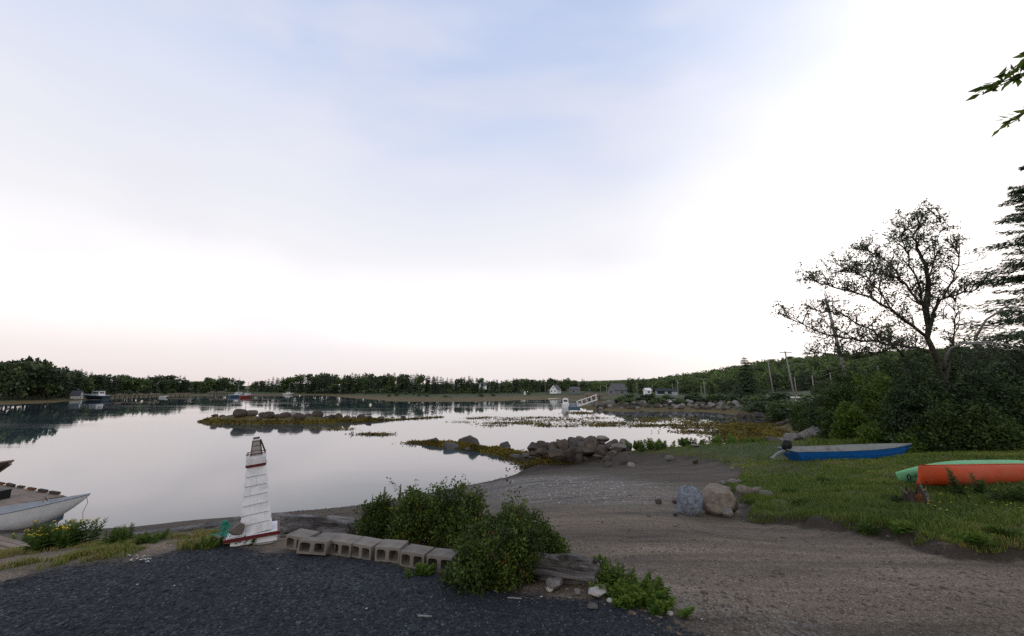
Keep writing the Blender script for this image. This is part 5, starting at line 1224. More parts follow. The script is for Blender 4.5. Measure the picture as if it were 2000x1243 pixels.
def wires(label, a, b_, sag, offs, name='power_line', r_=.02):
    m = MB()
    for o_ in offs:
        pts = []
        for u in np.linspace(0, 1, 15): q = a.lerp(b_, u) + Vector(o_); q.z -= sag * 4 * u * (1 - u); pts.append(q)
        m.tube(pts, r_, 4)
    return tag(m.build(name, M['wire']), label, 'wires')
wires('pair of wires between the two short posts on the slope', tops['m'], tops['n'], .4, [(0, 0, 0), (0, 0, -1.1)], r_=.035)
wires('wires running right from the short posts into the bushes', tops['n'], Vector(at(1720, 738, 100)), .5, [(0, 0, 0), (0, 0, -.9)], r_=.035)
wires('sagging wires left of the short posts on the slope', Vector(at(1515, 757, 95)), tops['m'], 1.6, [(0, 0, 0), (0, 0, -.5)], r_=.03)
wires('thin lines between the street lamp pole and the bare pale pole', tops['b'], tops['c'], .9, [(0, 0, -.3), (0, 0, -.8)], r_=.012)
wires('thin lines from the bare pale pole to the transformer pole', tops['c'], tops['d'], 1.2, [(0, 0, -.3)], r_=.012)
# ------------------------------------------------------------------ near and middle plants
def place(px, ybase, d=None):
    if d is None: return Vector(gp(px, ybase))
    return Vector(on(px, d))
def bush_px(name, label, x0, x1, top, d, seed, group=None, cat='shrub', depth=None, **kw):
    cxp = (x0 + x1) / 2; g = on(cxp, d); rx = (x1 - x0) / 2 * d / F * .92; h = (at(cxp, top, d)[2] - g[2])
    return shrub(name, label, (g[0], g[1], g[2] - .03), seed, (rx, depth or rx * .9, max(h, .2)), group, cat, **kw)
kw = dict(leaf=.030, rad=.085, wr=.6, mat='leaf_rose')
bush_px('rose_bush', 'low rose bush with reddish tips at the left of the bushes', 684, 790, 972, 4.75, 1, n=210, per=40, shoots=8, **kw)
bush_px('rose_bush', 'green rose bush right of the bleached driftwood spikes', 745, 870, 955, 4.6, 2, n=300, per=44, shoots=18, **kw)
bush_px('rose_bush', 'tallest rose bush rising above the waterline', 810, 960, 944, 4.4, 3, n=360, per=46, shoots=30, amp=.6, **kw)
bush_px('rose_bush', 'large dark rose bush in front, over the end of the blocks', 862, 1062, 986, 3.5, 4, n=640, per=48, shoots=46, amp=.62, lumps=9, depth=.45, **kw)
bush_px('rose_bush', 'light tipped rose bush at the right of the bushes', 950, 1080, 990, 4.2, 5, n=300, per=44, shoots=18, amp=.5, **kw)
bush_px('rose_bush', 'small spreading rose bush over the short log', 1025, 1108, 1030, 3.9, 6, n=220, per=36, shoots=5, **kw)
def stalk_plant(label, base, H, seed, n=1, spread=.0, leafl=.07, mat='weed_plant', flowers=None, group=None, name='leafy_plant', cat='plant', wr=.22, per=26, lean=.12):
    rng = rnd(seed); t = thing(name, label, cat, base, 0, group); Vs, Fs, ts = [], [], []; k = 0; st = MB(); fl = MB()
    for _ in range(n):
        o = np.array([rng.normal() * spread, rng.normal() * spread * .7, 0]); ln = H * rng.uniform(.7, 1.0); dv = np.array([rng.normal() * lean + o[0] * .5 / max(H, .1), rng.normal() * lean, 1.0])
        u = np.linspace(.04, 1, per); P = o + dv * (u * ln)[:, None]; a = np.arange(per) * 2.4 + rng.uniform(0, 6)
        up = .25 + .9 * u ** 3; D = np.stack([np.cos(a), np.sin(a), up], 1); S = leafl * (1.15 - .75 * u ** 1.5) * rng.uniform(.8, 1.2, per)
        P = np.repeat(P, 2, 0); D = np.concatenate([D, D * [-1, -1, 1]], 1).reshape(-1, 3); S = np.repeat(S, 2)
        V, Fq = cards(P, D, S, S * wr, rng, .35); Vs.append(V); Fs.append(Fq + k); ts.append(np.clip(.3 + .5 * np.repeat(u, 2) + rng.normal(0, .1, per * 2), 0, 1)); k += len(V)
        st.tube([tuple(o - np.array([0, 0, .03])), tuple(o + dv * ln * .5), tuple(o + dv * ln)], [.005, .004, .002], 5)
        if flowers and rng.random() < .55:
            for _q in range(4):
                q = o + dv * ln + rng.normal(size=3) * .014
                for b_ in range(4):
                    an = b_ * 1.57 + rng.random(); e = np.array([math.cos(an), math.sin(an), .5]) * .013; s_ = np.array([-math.sin(an), math.cos(an), 0]) * .009
                    fl.add([q, q + e * .6 + s_, q + e, q + e * .6 - s_], [(0, 1, 2, 3)])
    me = mesh_np('leaves', np.concatenate(Vs), np.concatenate(Fs), np.concatenate(ts)); obj('leaves', me, t, M[mat]); st.build('stems', M[mat], t)
    if flowers and fl.v: fl.build('flowers', M[flowers], t)
    return t
stalk_plant('large clump of willowy weeds with yellow flowers by the white skiff', place(112, 1072), .30, 21, 42, .11, .085, flowers='yellow', lean=.22, cat='plant')
stalk_plant('single tall spike weed at the right of the yellow flowers', place(186, 1062), .30, 22, 2, .02, .06)
stalk_plant('bushy weed with two spikes before the water', place(232, 1062), .19, 23, 12, .06, .06)
stalk_plant('lone narrow spike weed left of the silvery log', place(248, 1058), .23, 24, 2, .015, .05)
stalk_plant('small yellow flowered weed at the skiff stern', place(52, 1062), .22, 25, 10, .07, .06, flowers='yellow')
stalk_plant('low weed patch under the silvery log', place(285, 1060), .10, 26, 12, .07, .05)
stalk_plant('low green weed at the lighthouse base', place(470, 1062), .09, 27, 12, .08, .035, wr=.45)
stalk_plant('leafy weed at the left corner of the lighthouse base', place(420, 1064), .08, 28, 14, .09, .035, wr=.4)
stalk_plant('green weeds at the foot of the concrete blocks', place(822, 1120), .09, 29, 12, .05, .04, wr=.5)
for k, (px, y, H, n, sp_, lb) in enumerate([(1200, 1150, .19, 16, .06, 'tall weeds beside the white stones at the log end'), (1225, 1165, .11, 26, .10, 'leafy weed clump in the middle of the gravel edge'), (1268, 1165, .15, 16, .06, 'light green weeds at the right end of the gravel edge'), (1248, 1180, .09, 30, .10, 'low weeds spilling onto the dark gravel'), (1170, 1112, .12, 6, .03, 'single weed standing behind the log end')]):
    stalk_plant(lb, place(px, y), H, 40 + k, n, sp_, .055, wr=.38)
stalk_plant('thin red dock stem above the weeds at the log end', place(1196, 1116), .14, 47, 1, 0, .018, 'seaweed', per=30)
for k, (px, y, H, lb) in enumerate([(1878, 972, .50, 'tall thistle standing before the orange kayak'), (1921, 972, .40, 'second thistle, right of the taller one, before the orange kayak'), (1985, 990, .30, 'bushy weed under the right part of the orange kayak')]):
    stalk_plant(lb, place(px, y), H, 50 + k, 3 if k < 2 else 14, .03 if k < 2 else .12, .11, 'leaf_shrub', wr=.26)
stalk_plant('dark juniper like weed at the left of the stump', place(1768, 985), .14, 54, 24, .09, .05, 'leaf_dark', wr=.4)
for k in range(9):
    px, y = [(1560, 985), (1610, 940), (1640, 1000), (1700, 1040), (1540, 965), (1760, 1040), (1900, 1060), (1960, 1050), (1468, 985)][k]
    stalk_plant('tuft of broad bladed weed growing in the lawn', place(px, y), .14, 60 + k, 12, .06, .10, 'weed_plant', wr=.16, per=10, lean=.4, group='weed tufts in the lawn', name='weed_tuft')
for k in range(5):
    stalk_plant('leafy weed along the crest of the far grassy ridge', place([1290, 1345, 1412, 1470, 1250][k], 0, [24, 24, 24, 23.4, 25][k]), [.6, .5, .9, .5, .6][k], 70 + k, 14, .4, .22, 'weed_plant', wr=.4, group='weeds on the ridge', name='weed_tuft')
# clover heads by the gravel
fl = MB(); rng = rnd(6)
for _ in range(22):
    q = gp(252 + rng.uniform(-2, 42), 1098 - rng.uniform(-4, 8) - 0); h_ = rng.uniform(.01, .03); fl.m = 1; fl.tube([q, q + [0, 0, h_]], .0012, 4); fl.m = 0
    for b_ in range(5): an = b_ * 1.26; e = np.array([math.cos(an), math.sin(an), .6]) * .008; s_ = np.array([-math.sin(an), math.cos(an), 0]) * .005; qq = q + [0, 0, h_]; fl.add([qq, qq + e * .6 + s_, qq + e, qq + e * .6 - s_], [(0, 1, 2, 3)])
tag(fl.build('white_clover', [M['white_petal'], M['weed_plant']]), 'patch of small white clover heads at the gravel edge', 'flowers', kind='stuff')
# yellow hawkweed in the lawn
fl = MB()
for _ in range(34):
    q = gp(rng.uniform(1800, 1995), rng.uniform(958, 1010)); h_ = rng.uniform(.06, .14)
    fl.m = 1; fl.tube([q, q + [0, 0, h_]], .002, 4); fl.m = 0
    for b_ in range(5): an = b_ * 1.26; e = np.array([math.cos(an), math.sin(an), .4]) * .014; s_ = np.array([-math.sin(an), math.cos(an), 0]) * .009; qq = q + [0, 0, h_]; fl.add([qq, qq + e * .6 + s_, qq + e, qq + e * .6 - s_], [(0, 1, 2, 3)])
tag(fl.build('hawkweed', [M['yellow'], M['weed_plant']]), 'scattered small yellow hawkweed flowers in the lawn grass', 'flowers', kind='stuff')

# ---- right bank: shrubs
S_ = [('light green shrub beside the cracked boulders, lowest of the bank', 1608, 1690, 800, 22.5, 'leaf_shrub', 0), ('grey leaved shrub at the middle front of the bank', 1640, 1705, 800, 20.5, 'leaf_lime', 1), ('bright lime shrub behind the bow of the blue boat', 1690, 1790, 825, 17.8, 'leaf_lime', 2),
      ('yellow green shrub between the blue boat and the kayaks', 1775, 1860, 842, 15.5, 'leaf_lime', 3), ('tall dense shrub at the left end of the bank', 1612, 1740, 745, 25, 'leaf_shrub', 4), ('large lime topped shrub under the bare limbed tree', 1680, 1800, 733, 22, 'leaf_lime', 5),
      ('deep green shrub under the bare limbed tree', 1740, 1880, 745, 20, 'leaf_shrub', 6), ('dark shrub behind the green kayak', 1850, 1960, 775, 15, 'leaf_dark', 7), ('dark tall shrub at the right edge behind the orange kayak', 1920, 2080, 735, 15, 'leaf_dark', 8),
      ('dark bushy growth right of the tree trunk', 1850, 1990, 690, 19.5, 'leaf_dark', 9), ('dark green shrub filling the right edge', 1960, 2140, 680, 17.5, 'leaf_dark', 10), ('shrub crown left of the grey post top', 1625, 1720, 730, 30, 'leaf_shrub', 11),
      ('shrub reaching up behind the tree trunk', 1720, 1850, 690, 25, 'leaf_shrub', 12), ('rounded shrub at the back of the bank beside the leaning pole', 1640, 1760, 715, 34, 'leaf_dark', 13), ('dark shrub hiding the foot of the bare limbed tree', 1765, 1905, 705, 15.8, 'leaf_dark', 20), ('green shrub before the foot of the bare limbed tree, left side', 1735, 1830, 775, 16.6, 'leaf_shrub', 21), ('dark shrub right of the limbed tree foot', 1870, 1990, 735, 15.0, 'leaf_dark', 22), ('small fresh green shrub against the dark wall of bushes, behind the green kayak', 1835, 1900, 790, 14.5, 'leaf_shrub', 23), ('small green shrub against the dark bushes behind the orange kayak', 1915, 1995, 800, 13.8, 'leaf_shrub', 24), ('dark bush on the spur behind the purple boulders', 1585, 1650, 785, 31, 'leaf_dark', 15), ('green bush at the shoulder of the spur', 1600, 1660, 765, 38, 'leaf_shrub', 16), ('olive bush above the cracked boulders', 1565, 1625, 795, 36, 'leaf_shrub', 17), ('rounded olive bush at the water side of the bank', 1545, 1600, 790, 45, 'leaf_shrub', 18), ('low bush nearest the cove weed on the right bank', 1500, 1570, 785, 60, 'leaf_shrub', 19), ('low dark shrub between deep green bushes and green kayak', 1800, 1900, 815, 15.2, 'leaf_dark', 14)]
for lb, x0, x1, top, d, mt, k in S_:
    big = (x1 - x0) * d / F
    if d > 27: big *= .7
    bush_px('shrub', lb, x0, x1, top, d, 80 + k, n=int(260 + 60 * big), per=26, leaf=.13 if d < 18 else .17, rad=.26, wr=.5, mat=mt, lumps=11, amp=.55, shoots=16)
# the bank beyond: bushes and low growth around the cove
random.seed(21)
for k in range(34):
    t = k / 33; px = 1205 + t * 240; d = 104 + 5 * math.sin(k)
    g = on(px, d); h_ = random.uniform(1.2, 2.2)
    o = obj('bush', far_broad[k % 6]); o.location = (g[0], g[1], g[2] - .6); s = h_ / 8; o.scale = (s * 1.9, s * 1.9, s); o.rotation_euler = (0, 0, random.uniform(0, 6)); tag(o, 'low dark green bush along the top of the far stone bank', 'bush', 'bushes on the far stone bank')
for k in range(30):
    t = random.random(); px = 1455 + t * 165; d = 82 - t * 42 + random.uniform(-3, 8)
    g = on(px, d); h_ = random.uniform(1.3, 2.6)
    o = obj('bush', far_broad[k % 6]); o.location = (g[0], g[1], g[2] - .5); s = h_ / 8; o.scale = (s * 1.7, s * 1.7, s); o.rotation_euler = (0, 0, random.uniform(0, 6)); tag(o, 'rounded green bush on the right bank of the cove', 'bush', 'bushes on the right bank')
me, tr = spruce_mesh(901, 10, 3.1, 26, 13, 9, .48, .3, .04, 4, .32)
def spruce_at(label, px, top, d, me, tr, H0, wid=1.0, rz=0):
    g = on(px, d); H = at(px, top, d)[2] - g[2]; t = thing('spruce_tree', label, 'tree', (g[0], g[1], g[2] - .1), rz); obj('crown', me, t); obj('trunk', tr, t); s = H / H0; t.scale = (s * wid, s * wid, s); return t
spruce_at('dense dark spruce standing alone left of the pale poles', 1462, 696, 100, me, tr, 10, 1.05)
def pale_tree(label, px, top, d, seed, H0=9, Rc=4.2, mat='leaf_far', wid=1.0, leaf=.55, n=90, blobs=11):
    c_, t_ = broad_mesh(seed, H0, Rc, blobs, n, leaf, mat); g = on(px, d); H = at(px, top, d)[2] - g[2]; t = thing('broadleaf_tree', label, 'tree', (g[0], g[1], g[2] - .1)); obj('crown', c_, t); obj('trunk', t_, t); s = H / H0; t.scale = (s * wid, s * wid, s); return t
pale_tree('pale round willow left of the lone dark spruce', 1414, 739, 112, 31, mat='leaf_tree', wid=1.0)
pale_tree('bright green round tree right of the lone dark spruce', 1490, 745, 105, 32, mat='leaf_shrub', wid=.9)
for k, (px, top, d) in enumerate([(1602, 740, 75), (1640, 735, 60), (1665, 712, 55), (1700, 705, 62), (1740, 700, 50), (1770, 690, 42), (1840, 680, 36), (1890, 672, 34), (1940, 668, 32)]):
    pale_tree(['small round tree on the green slope left of the leaning pole', 'round tree at the foot of the leaning pole', 'taller round tree just behind the leaning pole', 'round tree behind the grey post top', 'shaded tree left of the bare limbed tree', 'shaded tree directly behind the bare limbed tree', 'dark tree seen through the bare limbed tree, right part', 'dark tree between the limbed tree and the spruce', 'dark tree at the foot of the tall right spruce'][k], px, top, d, 33 + k, mat='leaf_shrub' if k < 4 else 'leaf_dark', leaf=.42, n=120)
me2, tr2 = spruce_mesh(903, 15, 6.0, 21, 13, 26, .34, .20, .08, 10, .20)
spruce_at('tall open spruce at the right edge of the picture', 2165, 235, 20, me2, tr2, 15, 1.0, .6)
spruce_at('second dark spruce behind the tall one at the right edge', 2230, 380, 27, me, tr, 10, 1.3)

# ---- the bare limbed tree: limbs followed in depth, then twigs grown from them
def limb_tree():
    D0 = 17.5; rng = rnd(55); g = on(1855, D0); t = thing('bare_limbed_tree', 'spreading half bare tree with thin dark foliage above the bushes', 'tree', g)
    base = Vector(g); lim = MB(); dead = MB(); P, Dv, S, T = [], [], [], []
    def add_leaves(p, n, r_, ln):
        for _ in range(n):
            q = np.array(p) + rng.normal(size=3) * r_; P.append(q); Dv.append(rng.normal(size=3) + np.array([0, 0, .1])); S.append(ln * rng.uniform(.6, 1.3)); T.append(np.clip(rng.normal(.4, .2), 0, 1))
    def loc(px, py, dd): return Vector(at(px, py, D0 + dd)) - base
    def twig(p, d, ln, r_, lev, leafy):
        pts = [p]; q = p.copy(); dd = d.normalized(); nseg = 4
        for i in range(nseg):
            dd = (dd + Vector(rng.normal(size=3)) * .22 + Vector((0, 0, .06))).normalized(); q = q + dd * ln / nseg; pts.append(q.copy())
        lim.tube(pts, [r_ * (1 - .6 * i / nseg) for i in range(nseg + 1)], 4, False)
        if lev > 0:
            for i in range(1, nseg + 1):
                for _ in range(2 if rng.random() < .6 else 1):
                    sd = Vector(rng.normal(size=3)); sd = (dd * .8 + sd * .75).normalized(); twig(pts[i], sd, ln * rng.uniform(.4, .7), r_ * .5, lev - 1, leafy)
        elif rng.random() < leafy:
            add_leaves(pts[-1], int(rng.integers(5, 13)), .07, .105)
            if rng.random() < .6: add_leaves(pts[3], int(rng.integers(2, 7)), .06, .095)
    limbs = [
        ([(1857, 860), (1850, 758), (1838, 722), (1812, 660), (1810, 589), (1812, 533), (1798, 493), (1784, 462), (1796, 440)], [0, 0, 0, .1, .2, .3, .4, .4, .5], .20, .9),
        ([(1812, 660), (1826, 605), (1842, 581), (1886, 573), (1910, 560)], [.1, -.3, -.6, -1, -1.3], .10, .45), ([(1842, 581), (1862, 545), (1872, 505), (1868, 480)], [-.6, -.5, -.4, -.4], .06, .35),
        ([(1810, 600), (1798, 594), (1770, 557), (1741, 517), (1709, 497), (1688, 489)], [.2, .3, .7, 1.0, 1.4, 1.6], .085, .85), ([(1812, 660), (1782, 637), (1741, 605), (1681, 573), (1633, 561), (1590, 549)], [.1, -.4, -.9, -1.3, -1.6, -2], .10, .8),
        ([(1820, 690), (1790, 680), (1749, 674), (1693, 666), (1653, 662), (1609, 652), (1547, 624)], [0, -.5, -.8, -1.2, -1.4, -1.8, -2.2], .10, .85), ([(1790, 800), (1784, 735), (1761, 690), (1735, 668), (1690, 640), (1640, 612), (1590, 605)], [.8, .8, .7, .6, .4, .2, 0], .11, .85),
        ([(1810, 640), (1795, 560), (1772, 500), (1762, 465), (1775, 440)], [.2, .6, .9, 1.1, 1.2], .06, .9), ([(1815, 600), (1818, 540), (1826, 490), (1838, 435)], [.2, -.1, -.3, -.4], .045, .7),
        ([(1848, 745), (1860, 690), (1866, 640), (1866, 590)], [0, .5, .8, 1], .06, .35), ([(1741, 605), (1715, 565), (1690, 540), (1650, 530)], [-.9, -.7, -.6, -.5], .045, .85), ([(1770, 557), (1750, 545), (1715, 535), (1680, 530)], [.7, .2, -.2, -.5], .04, .85),
        ([(1852, 770), (1880, 735), (1910, 700), (1940, 690)], [0, .3, .5, .8], .09, .9), ([(1749, 674), (1720, 690), (1680, 700), (1640, 695), (1600, 690)], [-.8, -.6, -.5, -.5, -.6], .05, .7)]
    for pts, dd, r0, leafy in limbs:
        Q = [loc(x, y, z) for (x, y), z in zip(pts, dd)]; fine = []
        for i in range(len(Q) - 1):
            for u in (0, .33, .67): fine.append(Q[i].lerp(Q[i + 1], u) + Vector(rng.normal(size=3)) * .03 * (i > 0))
        fine.append(Q[-1]); n = len(fine)
        lim.tube(fine, [r0 * .72 * (1 - .82 * i / n) for i in range(n)], 7, False)
        for i in range(2 if r0 < .15 else 9, n):
            for _ in range(2):
                ax_ = (fine[i] - fine[i - 1]).normalized(); sd = Vector(rng.normal(size=3)); sd.z = abs(sd.z) * .8; twig(fine[i], ax_ * .7 + sd * .8, rng.uniform(.4, .85), .024, 1, leafy)
        twig(fine[-1], fine[-1] - fine[-2], .45, .026, 1, leafy)
    lim.build('trunk', M['bark'], t, True)
    for pts, dd, r0 in [([(1842, 725), (1846, 700), (1856, 681), (1878, 671), (1930, 668), (1967, 674), (2002, 687)], [-1.2, -1.5, -1.8, -2, -2.3, -2.6, -2.8], .055), ([(1878, 671), (1930, 672), (1965, 684), (1990, 682)], [-2, -2.4, -2.8, -3], .03), ([(1905, 660), (1926, 625), (1956, 605), (1980, 588)], [-.6, -.8, -1, -1.1], .05), ([(1842, 625), (1843, 606), (1850, 590)], [-.3, -.3, -.3], .02), ([(1760, 683), (1790, 682)], [-1, -1], .02)]:
        dead = MB(); dead.tube([loc(x, y, z) for (x, y), z in zip(pts, dd)], [r0 * (1 - .6 * i / len(pts)) for i in range(len(pts))], 7); dead.build('dead_branch', M['bark_pale'], t, True)
    S_a = np.array(S); V, Fq = cards(np.array(P), np.array(Dv), S_a, S_a * .5, rng); me = mesh_np('crown', V, Fq, np.array(T)); obj('crown', me, t, M['leaf_tree'])
limb_tree()
# ---- branch hanging in from a tree standing just outside the right edge
def overhang():
    rng = rnd(66); D0 = 3.1; g = on(2390, 3.6); t = thing('overhanging_tree', 'leafy branch tips hanging in at the upper right corner', 'tree', g); base = Vector(g)
    lim = MB(); P, Dv, S, T = [], [], [], []
    tops_ = Vector(at(2390, 60, 3.6)) - base; lim.tube([(0, 0, -.2), tops_ * .5 + Vector((.1, 0, 0)), tops_, tops_ + Vector((.1, .1, 2))], [.12, .1, .08, .03], 9)
    for pts, spots in [([(2390, 130, .4), (2150, 120, .1), (2040, 138, 0), (1995, 145, 0), (1960, 160, 0), (1925, 172, .05)], 1), ([(2390, 200, .4), (2150, 205, .2), (2040, 215, .1), (2000, 222, .1), (1965, 240, .1)], 2), ([(2390, 90, .3), (2120, 80, -.1), (2020, 105, -.1), (1985, 135, -.05)], 1), ([(2390, 60, .5), (2300, -60, .3), (2220, -130, .2), (2150, -190, .2)], 1), ([(2390, 110, .5), (2480, 30, .9), (2560, -10, 1.4), (2620, -20, 1.8)], 1), ([(2390, 20, .6), (2350, -150, 1.2), (2330, -260, 1.9), (2310, -340, 2.4)], 1), ([(2390, 180, .5), (2500, 160, .2), (2600, 170, 0), (2680, 190, -.1)], 1)]:
        Q = [Vector(at(x, y, D0 + z)) - base for x, y, z in pts]; lim.tube(Q, [.03, .018, .009, .006, .004, .002][:len(Q)], 6)
        for i in range(1, len(Q)):
            for u in np.linspace(0, 1, 5 if i > 2 else (18 if i > 1 else 14)):
                q = Q[i - 1].lerp(Q[i], u); ax_ = np.array((Q[i] - Q[i - 1]).normalized())
                for _ in range(5 if spots == 1 else 4):
                    P.append(np.array(q) + rng.normal(size=3) * .02); Dv.append(ax_ * 1.0 + rng.normal(size=3) * .55 + np.array([0, 0, -.15])); S.append(rng.uniform(.055, .105)); T.append(np.clip(rng.normal(.35 if spots == 1 else .8, .15), 0, 1))
    S = np.array(S); V, Fq = cards(np.array(P), np.array(Dv), S, S * .36, rng, .3); me = mesh_np('crown', V, Fq, np.array(T)); obj('crown', me, t, M['leaf_lime']); lim.build('trunk', M['bark'], t, True)
overhang()

# ------------------------------------------------------------------ grass
def blades(rng, x, y, h, wd_, tint, bend=.5):
    n = len(x); z = height(x, y) - .006; a = rng.uniform(0, 6.283, n); dx, dy = np.cos(a), np.sin(a); sx, sy = -dy * wd_ / 2, dx * wd_ / 2; b_ = h * bend * rng.random(n)
    p0 = np.stack([x - sx, y - sy, z], 1); p1 = np.stack([x + sx, y + sy, z], 1)
    m0 = np.stack([x + dx * b_ * .35 - sx * .8, y + dy * b_ * .35 - sy * .8, z + h * .55], 1); m1 = np.stack([x + dx * b_ * .35 + sx * .8, y + dy * b_ * .35 + sy * .8, z + h * .55], 1)
    tp_ = np.stack([x + dx * b_, y + dy * b_, z + h * (1 - .25 * bend)], 1)
    V = np.stack([p0, p1, m1, m0, tp_], 1).reshape(-1, 3); i = np.arange(n) * 5
    return V, np.stack([i, i + 1, i + 2, i + 3], 1), np.stack([i + 3, i + 2, i + 4], 1), np.concatenate([tint, tint])
def scatter_grass(name, label, rng, x, y, h, wd_, tint, bend=.5, mat='grass'):
    V, f4, f3, t = blades(rng, x, y, h, wd_, tint, bend); me = mesh_np(name, V, [f4, f3], t); o = obj(name, me, None, M[mat]); return tag(o, label, 'grass', kind='stuff')
rng = rnd(70)
def lawn_pts(n, dmin, dmax, pxmin, pxmax, power):
    d = dmin * (dmax / dmin) ** (rng.random(n) ** power); px = rng.uniform(pxmin, pxmax, n); x = (px - CX) / F * d
    s = sdist(x, d, lawn) + .35 * fbm(x, d, 1.6, 4, 21) + .12 * fbm(x, d, 6, 3, 31)
    bare = fbm(x, d, 1.6, 4, 21) + .6 * fbm(x, d, 6, 3, 31) - .18
    k = (s > .02) & (rng.random(n) > .75 * sstep(.05, .5, bare)); return x[k], d[k]
def tone(x, y, n): return np.clip(.36 + .35 * fbm(x, y, .9, 3, 41) + rng.normal(0, .13, n) + .35 * (rng.random(n) < .10) + .38 * sstep(0.08, .4, fbm(x, y, .45, 3, 47)), 0, 1)
x, y = lawn_pts(150000, 4.0, 9.5, 1380, 2350, 1.0); n = len(x); cl = 1 + .9 * fbm(x, y, 2.2, 3, 43); h = np.clip(.055 * cl * rng.uniform(.5, 1.5, n), .02, .16) * (1 + .7 * sstep(5.0, 3.0, np.hypot(x - 6.7, y - 6.6)))
scatter_grass('lawn_grass', 'uneven lawn grass around the stump and kayaks', rng, x, y, h, .007, tone(x, y, n), .9)
x, y = lawn_pts(160000, 9.0, 27, 1200, 2250, 1.0); n = len(x); cl = 1 + .9 * fbm(x, y, 1.2, 3, 43); h = np.clip(.07 * cl * rng.uniform(.5, 1.5, n), .025, .2)
ridge = np.exp(-((y - 24) / 2.0) ** 2) * (x < 17); h = h * (1 + 1.8 * ridge * rng.random(n))
scatter_grass('lawn_grass', 'lawn grass around the blue boat and along the ridge', rng, x, y, h, .014, tone(x, y, n), .9)
# soft grass edge behind the blue boat and bank verges
d = rng.uniform(19, 34, 40000); px = rng.uniform(1550, 1900, 40000); x = (px - CX) / F * d; k = height(x, d) > WZ + 1.2; x, d = x[k], d[k]
scatter_grass('bank_grass', 'rough grass along the foot of the right bank', rng, x, d, rng.uniform(.1, .4, len(x)), .02, tone(x, d, len(x)), .8)
n = 60000; px = rng.uniform(-60, 470, n); d = 3.2 * (5.6 / 3.2) ** rng.random(n); x = (px - CX) / F * d; n1 = fbm(x, d, 1.6, 4, 21); n2 = fbm(x, d, 6, 3, 31)
k = (sdist(x, d, strip) + .35 * n1 - .1 > .02) & (n1 + .5 * n2 + .10 > rng.uniform(-.1, .25, n)); x, d = x[k], d[k]; n = len(x)
scatter_grass('verge_grass', 'patchy dry grass between the dark gravel and the water', rng, x, d, np.clip(.045 * (1 + fbm(x, d, 3, 3, 44)) * rng.uniform(.5, 1.6, n), .015, .12), .006, np.clip(tone(x, d, n) + .22 + .35 * (rng.random(n) < .6), 0, 1), 1.0)
n = 9000; px = rng.uniform(1290, 1560, n)

# ------------------------------------------------------------------ loose stones
def pebbles(name, label, x, y, s, tint, mat):
    n = len(x); z = height(x, y); O = np.array([(1, 0, 0), (0, 1, 0), (-1, 0, 0), (0, -1, 0), (.7, .7, .55), (-.7, .6, .6), (-.6, -.7, .5), (.6, -.7, .6)], float)
    V = O[None] * rng.uniform(.7, 1.25, (n, 8, 3)); a = rng.uniform(0, 6.283, n); ca, sa = np.cos(a)[:, None], np.sin(a)[:, None]
    sx = s * rng.uniform(.8, 1.5, n); X = V[..., 0] * sx[:, None]; Y = V[..., 1] * s[:, None]; Z = V[..., 2] * (s * rng.uniform(.6, 1.1, n))[:, None]
    W_ = np.stack([X * ca - Y * sa + x[:, None], X * sa + Y * ca + y[:, None], Z + z[:, None] - s[:, None] * .12], -1).reshape(-1, 3)
    i = np.arange(n) * 8; f4 = np.concatenate([np.stack([i + 4, i + 5, i + 6, i + 7], 1)]); f3 = np.concatenate([np.stack([i + a_, i + b_, i + c_], 1) for a_, b_, c_ in ((0, 1, 4), (1, 5, 4), (1, 2, 5), (2, 6, 5), (2, 3, 6), (3, 7, 6), (3, 0, 7), (0, 4, 7))])
    me = mesh_np(name, W_, [f4, f3], np.concatenate([tint, np.tile(tint, 8)])); o = obj(name, me, None, M[mat]); return tag(o, label, 'gravel', kind='stuff')
n = 60000; d = 2.2 * (5.2 / 2.2) ** (rng.random(n) ** 1.0); px = rng.uniform(-150, 1450, n); x = (px - CX) / F * d; k = sdist(x, d, yard) + .3 * fbm(x, d, 1.6, 4, 21) > 0; x, d = x[k], d[k]; n = len(x)
pebbles('gravel', 'loose dark crushed stone of the yard', x, d, rng.lognormal(math.log(.0054), .42, n), np.clip(rng.beta(2, 3.2, n) + .5 * (rng.random(n) < .005), 0, 1), 'pebble')
n = 17000; d = 2.4 * (16 / 2.4) ** (rng.random(n) ** 1.25); px = rng.uniform(950, 2150, n); x = (px - CX) / F * d; k = (sdist(x, d, yard) + .3 * fbm(x, d, 1.6, 4, 21) < .12) & (sdist(x, d, lawn) < .05); x, d = x[k], d[k]; n = len(x)
edge = np.exp(-np.abs(sdist(x, d, yard)) / .35); pebbles('ramp_gravel', 'loose brown gravel on the boat ramp', x, d, rng.lognormal(math.log(.0052), .5, n) * (1 + .2 * d / 6) * (1 + .7 * edge), np.clip(rng.beta(2, 3.4, n) + .3 * edge * rng.random(n), 0, 1), 'pebble_brown')
n = 5000; d = rng.uniform(9, 22, n); px = rng.uniform(900, 1330, n); x = (px - CX) / F * d; k = (sdist(x, d, shells) + .8 * fbm(x, d, .8, 3, 3) > rng.uniform(-.5, 1.5, n)) & (height(x, d) > WZ + .1); x, d = x[k], d[k]; n = len(x)
pebbles('shell_litter', 'pale broken shells and stones strewn on the beach', x, d, rng.lognormal(math.log(.012), .5, n), np.clip(rng.uniform(.94, 1.0, n), 0, 1), 'pebble_brown')
n = 4000; px = rng.uniform(540, 760, n); d = rng.uniform(5, 16, n); x = (px - CX) / F * d; k = height(x, d) > WZ + .05; x, d = x[k], d[k]; n = len(x)
pebbles('shore_stones', 'grey beach stones below the driftwood logs', x, d, rng.lognormal(math.log(.02), .5, n), rng.beta(2, 2.6, n), 'pebble_brown')

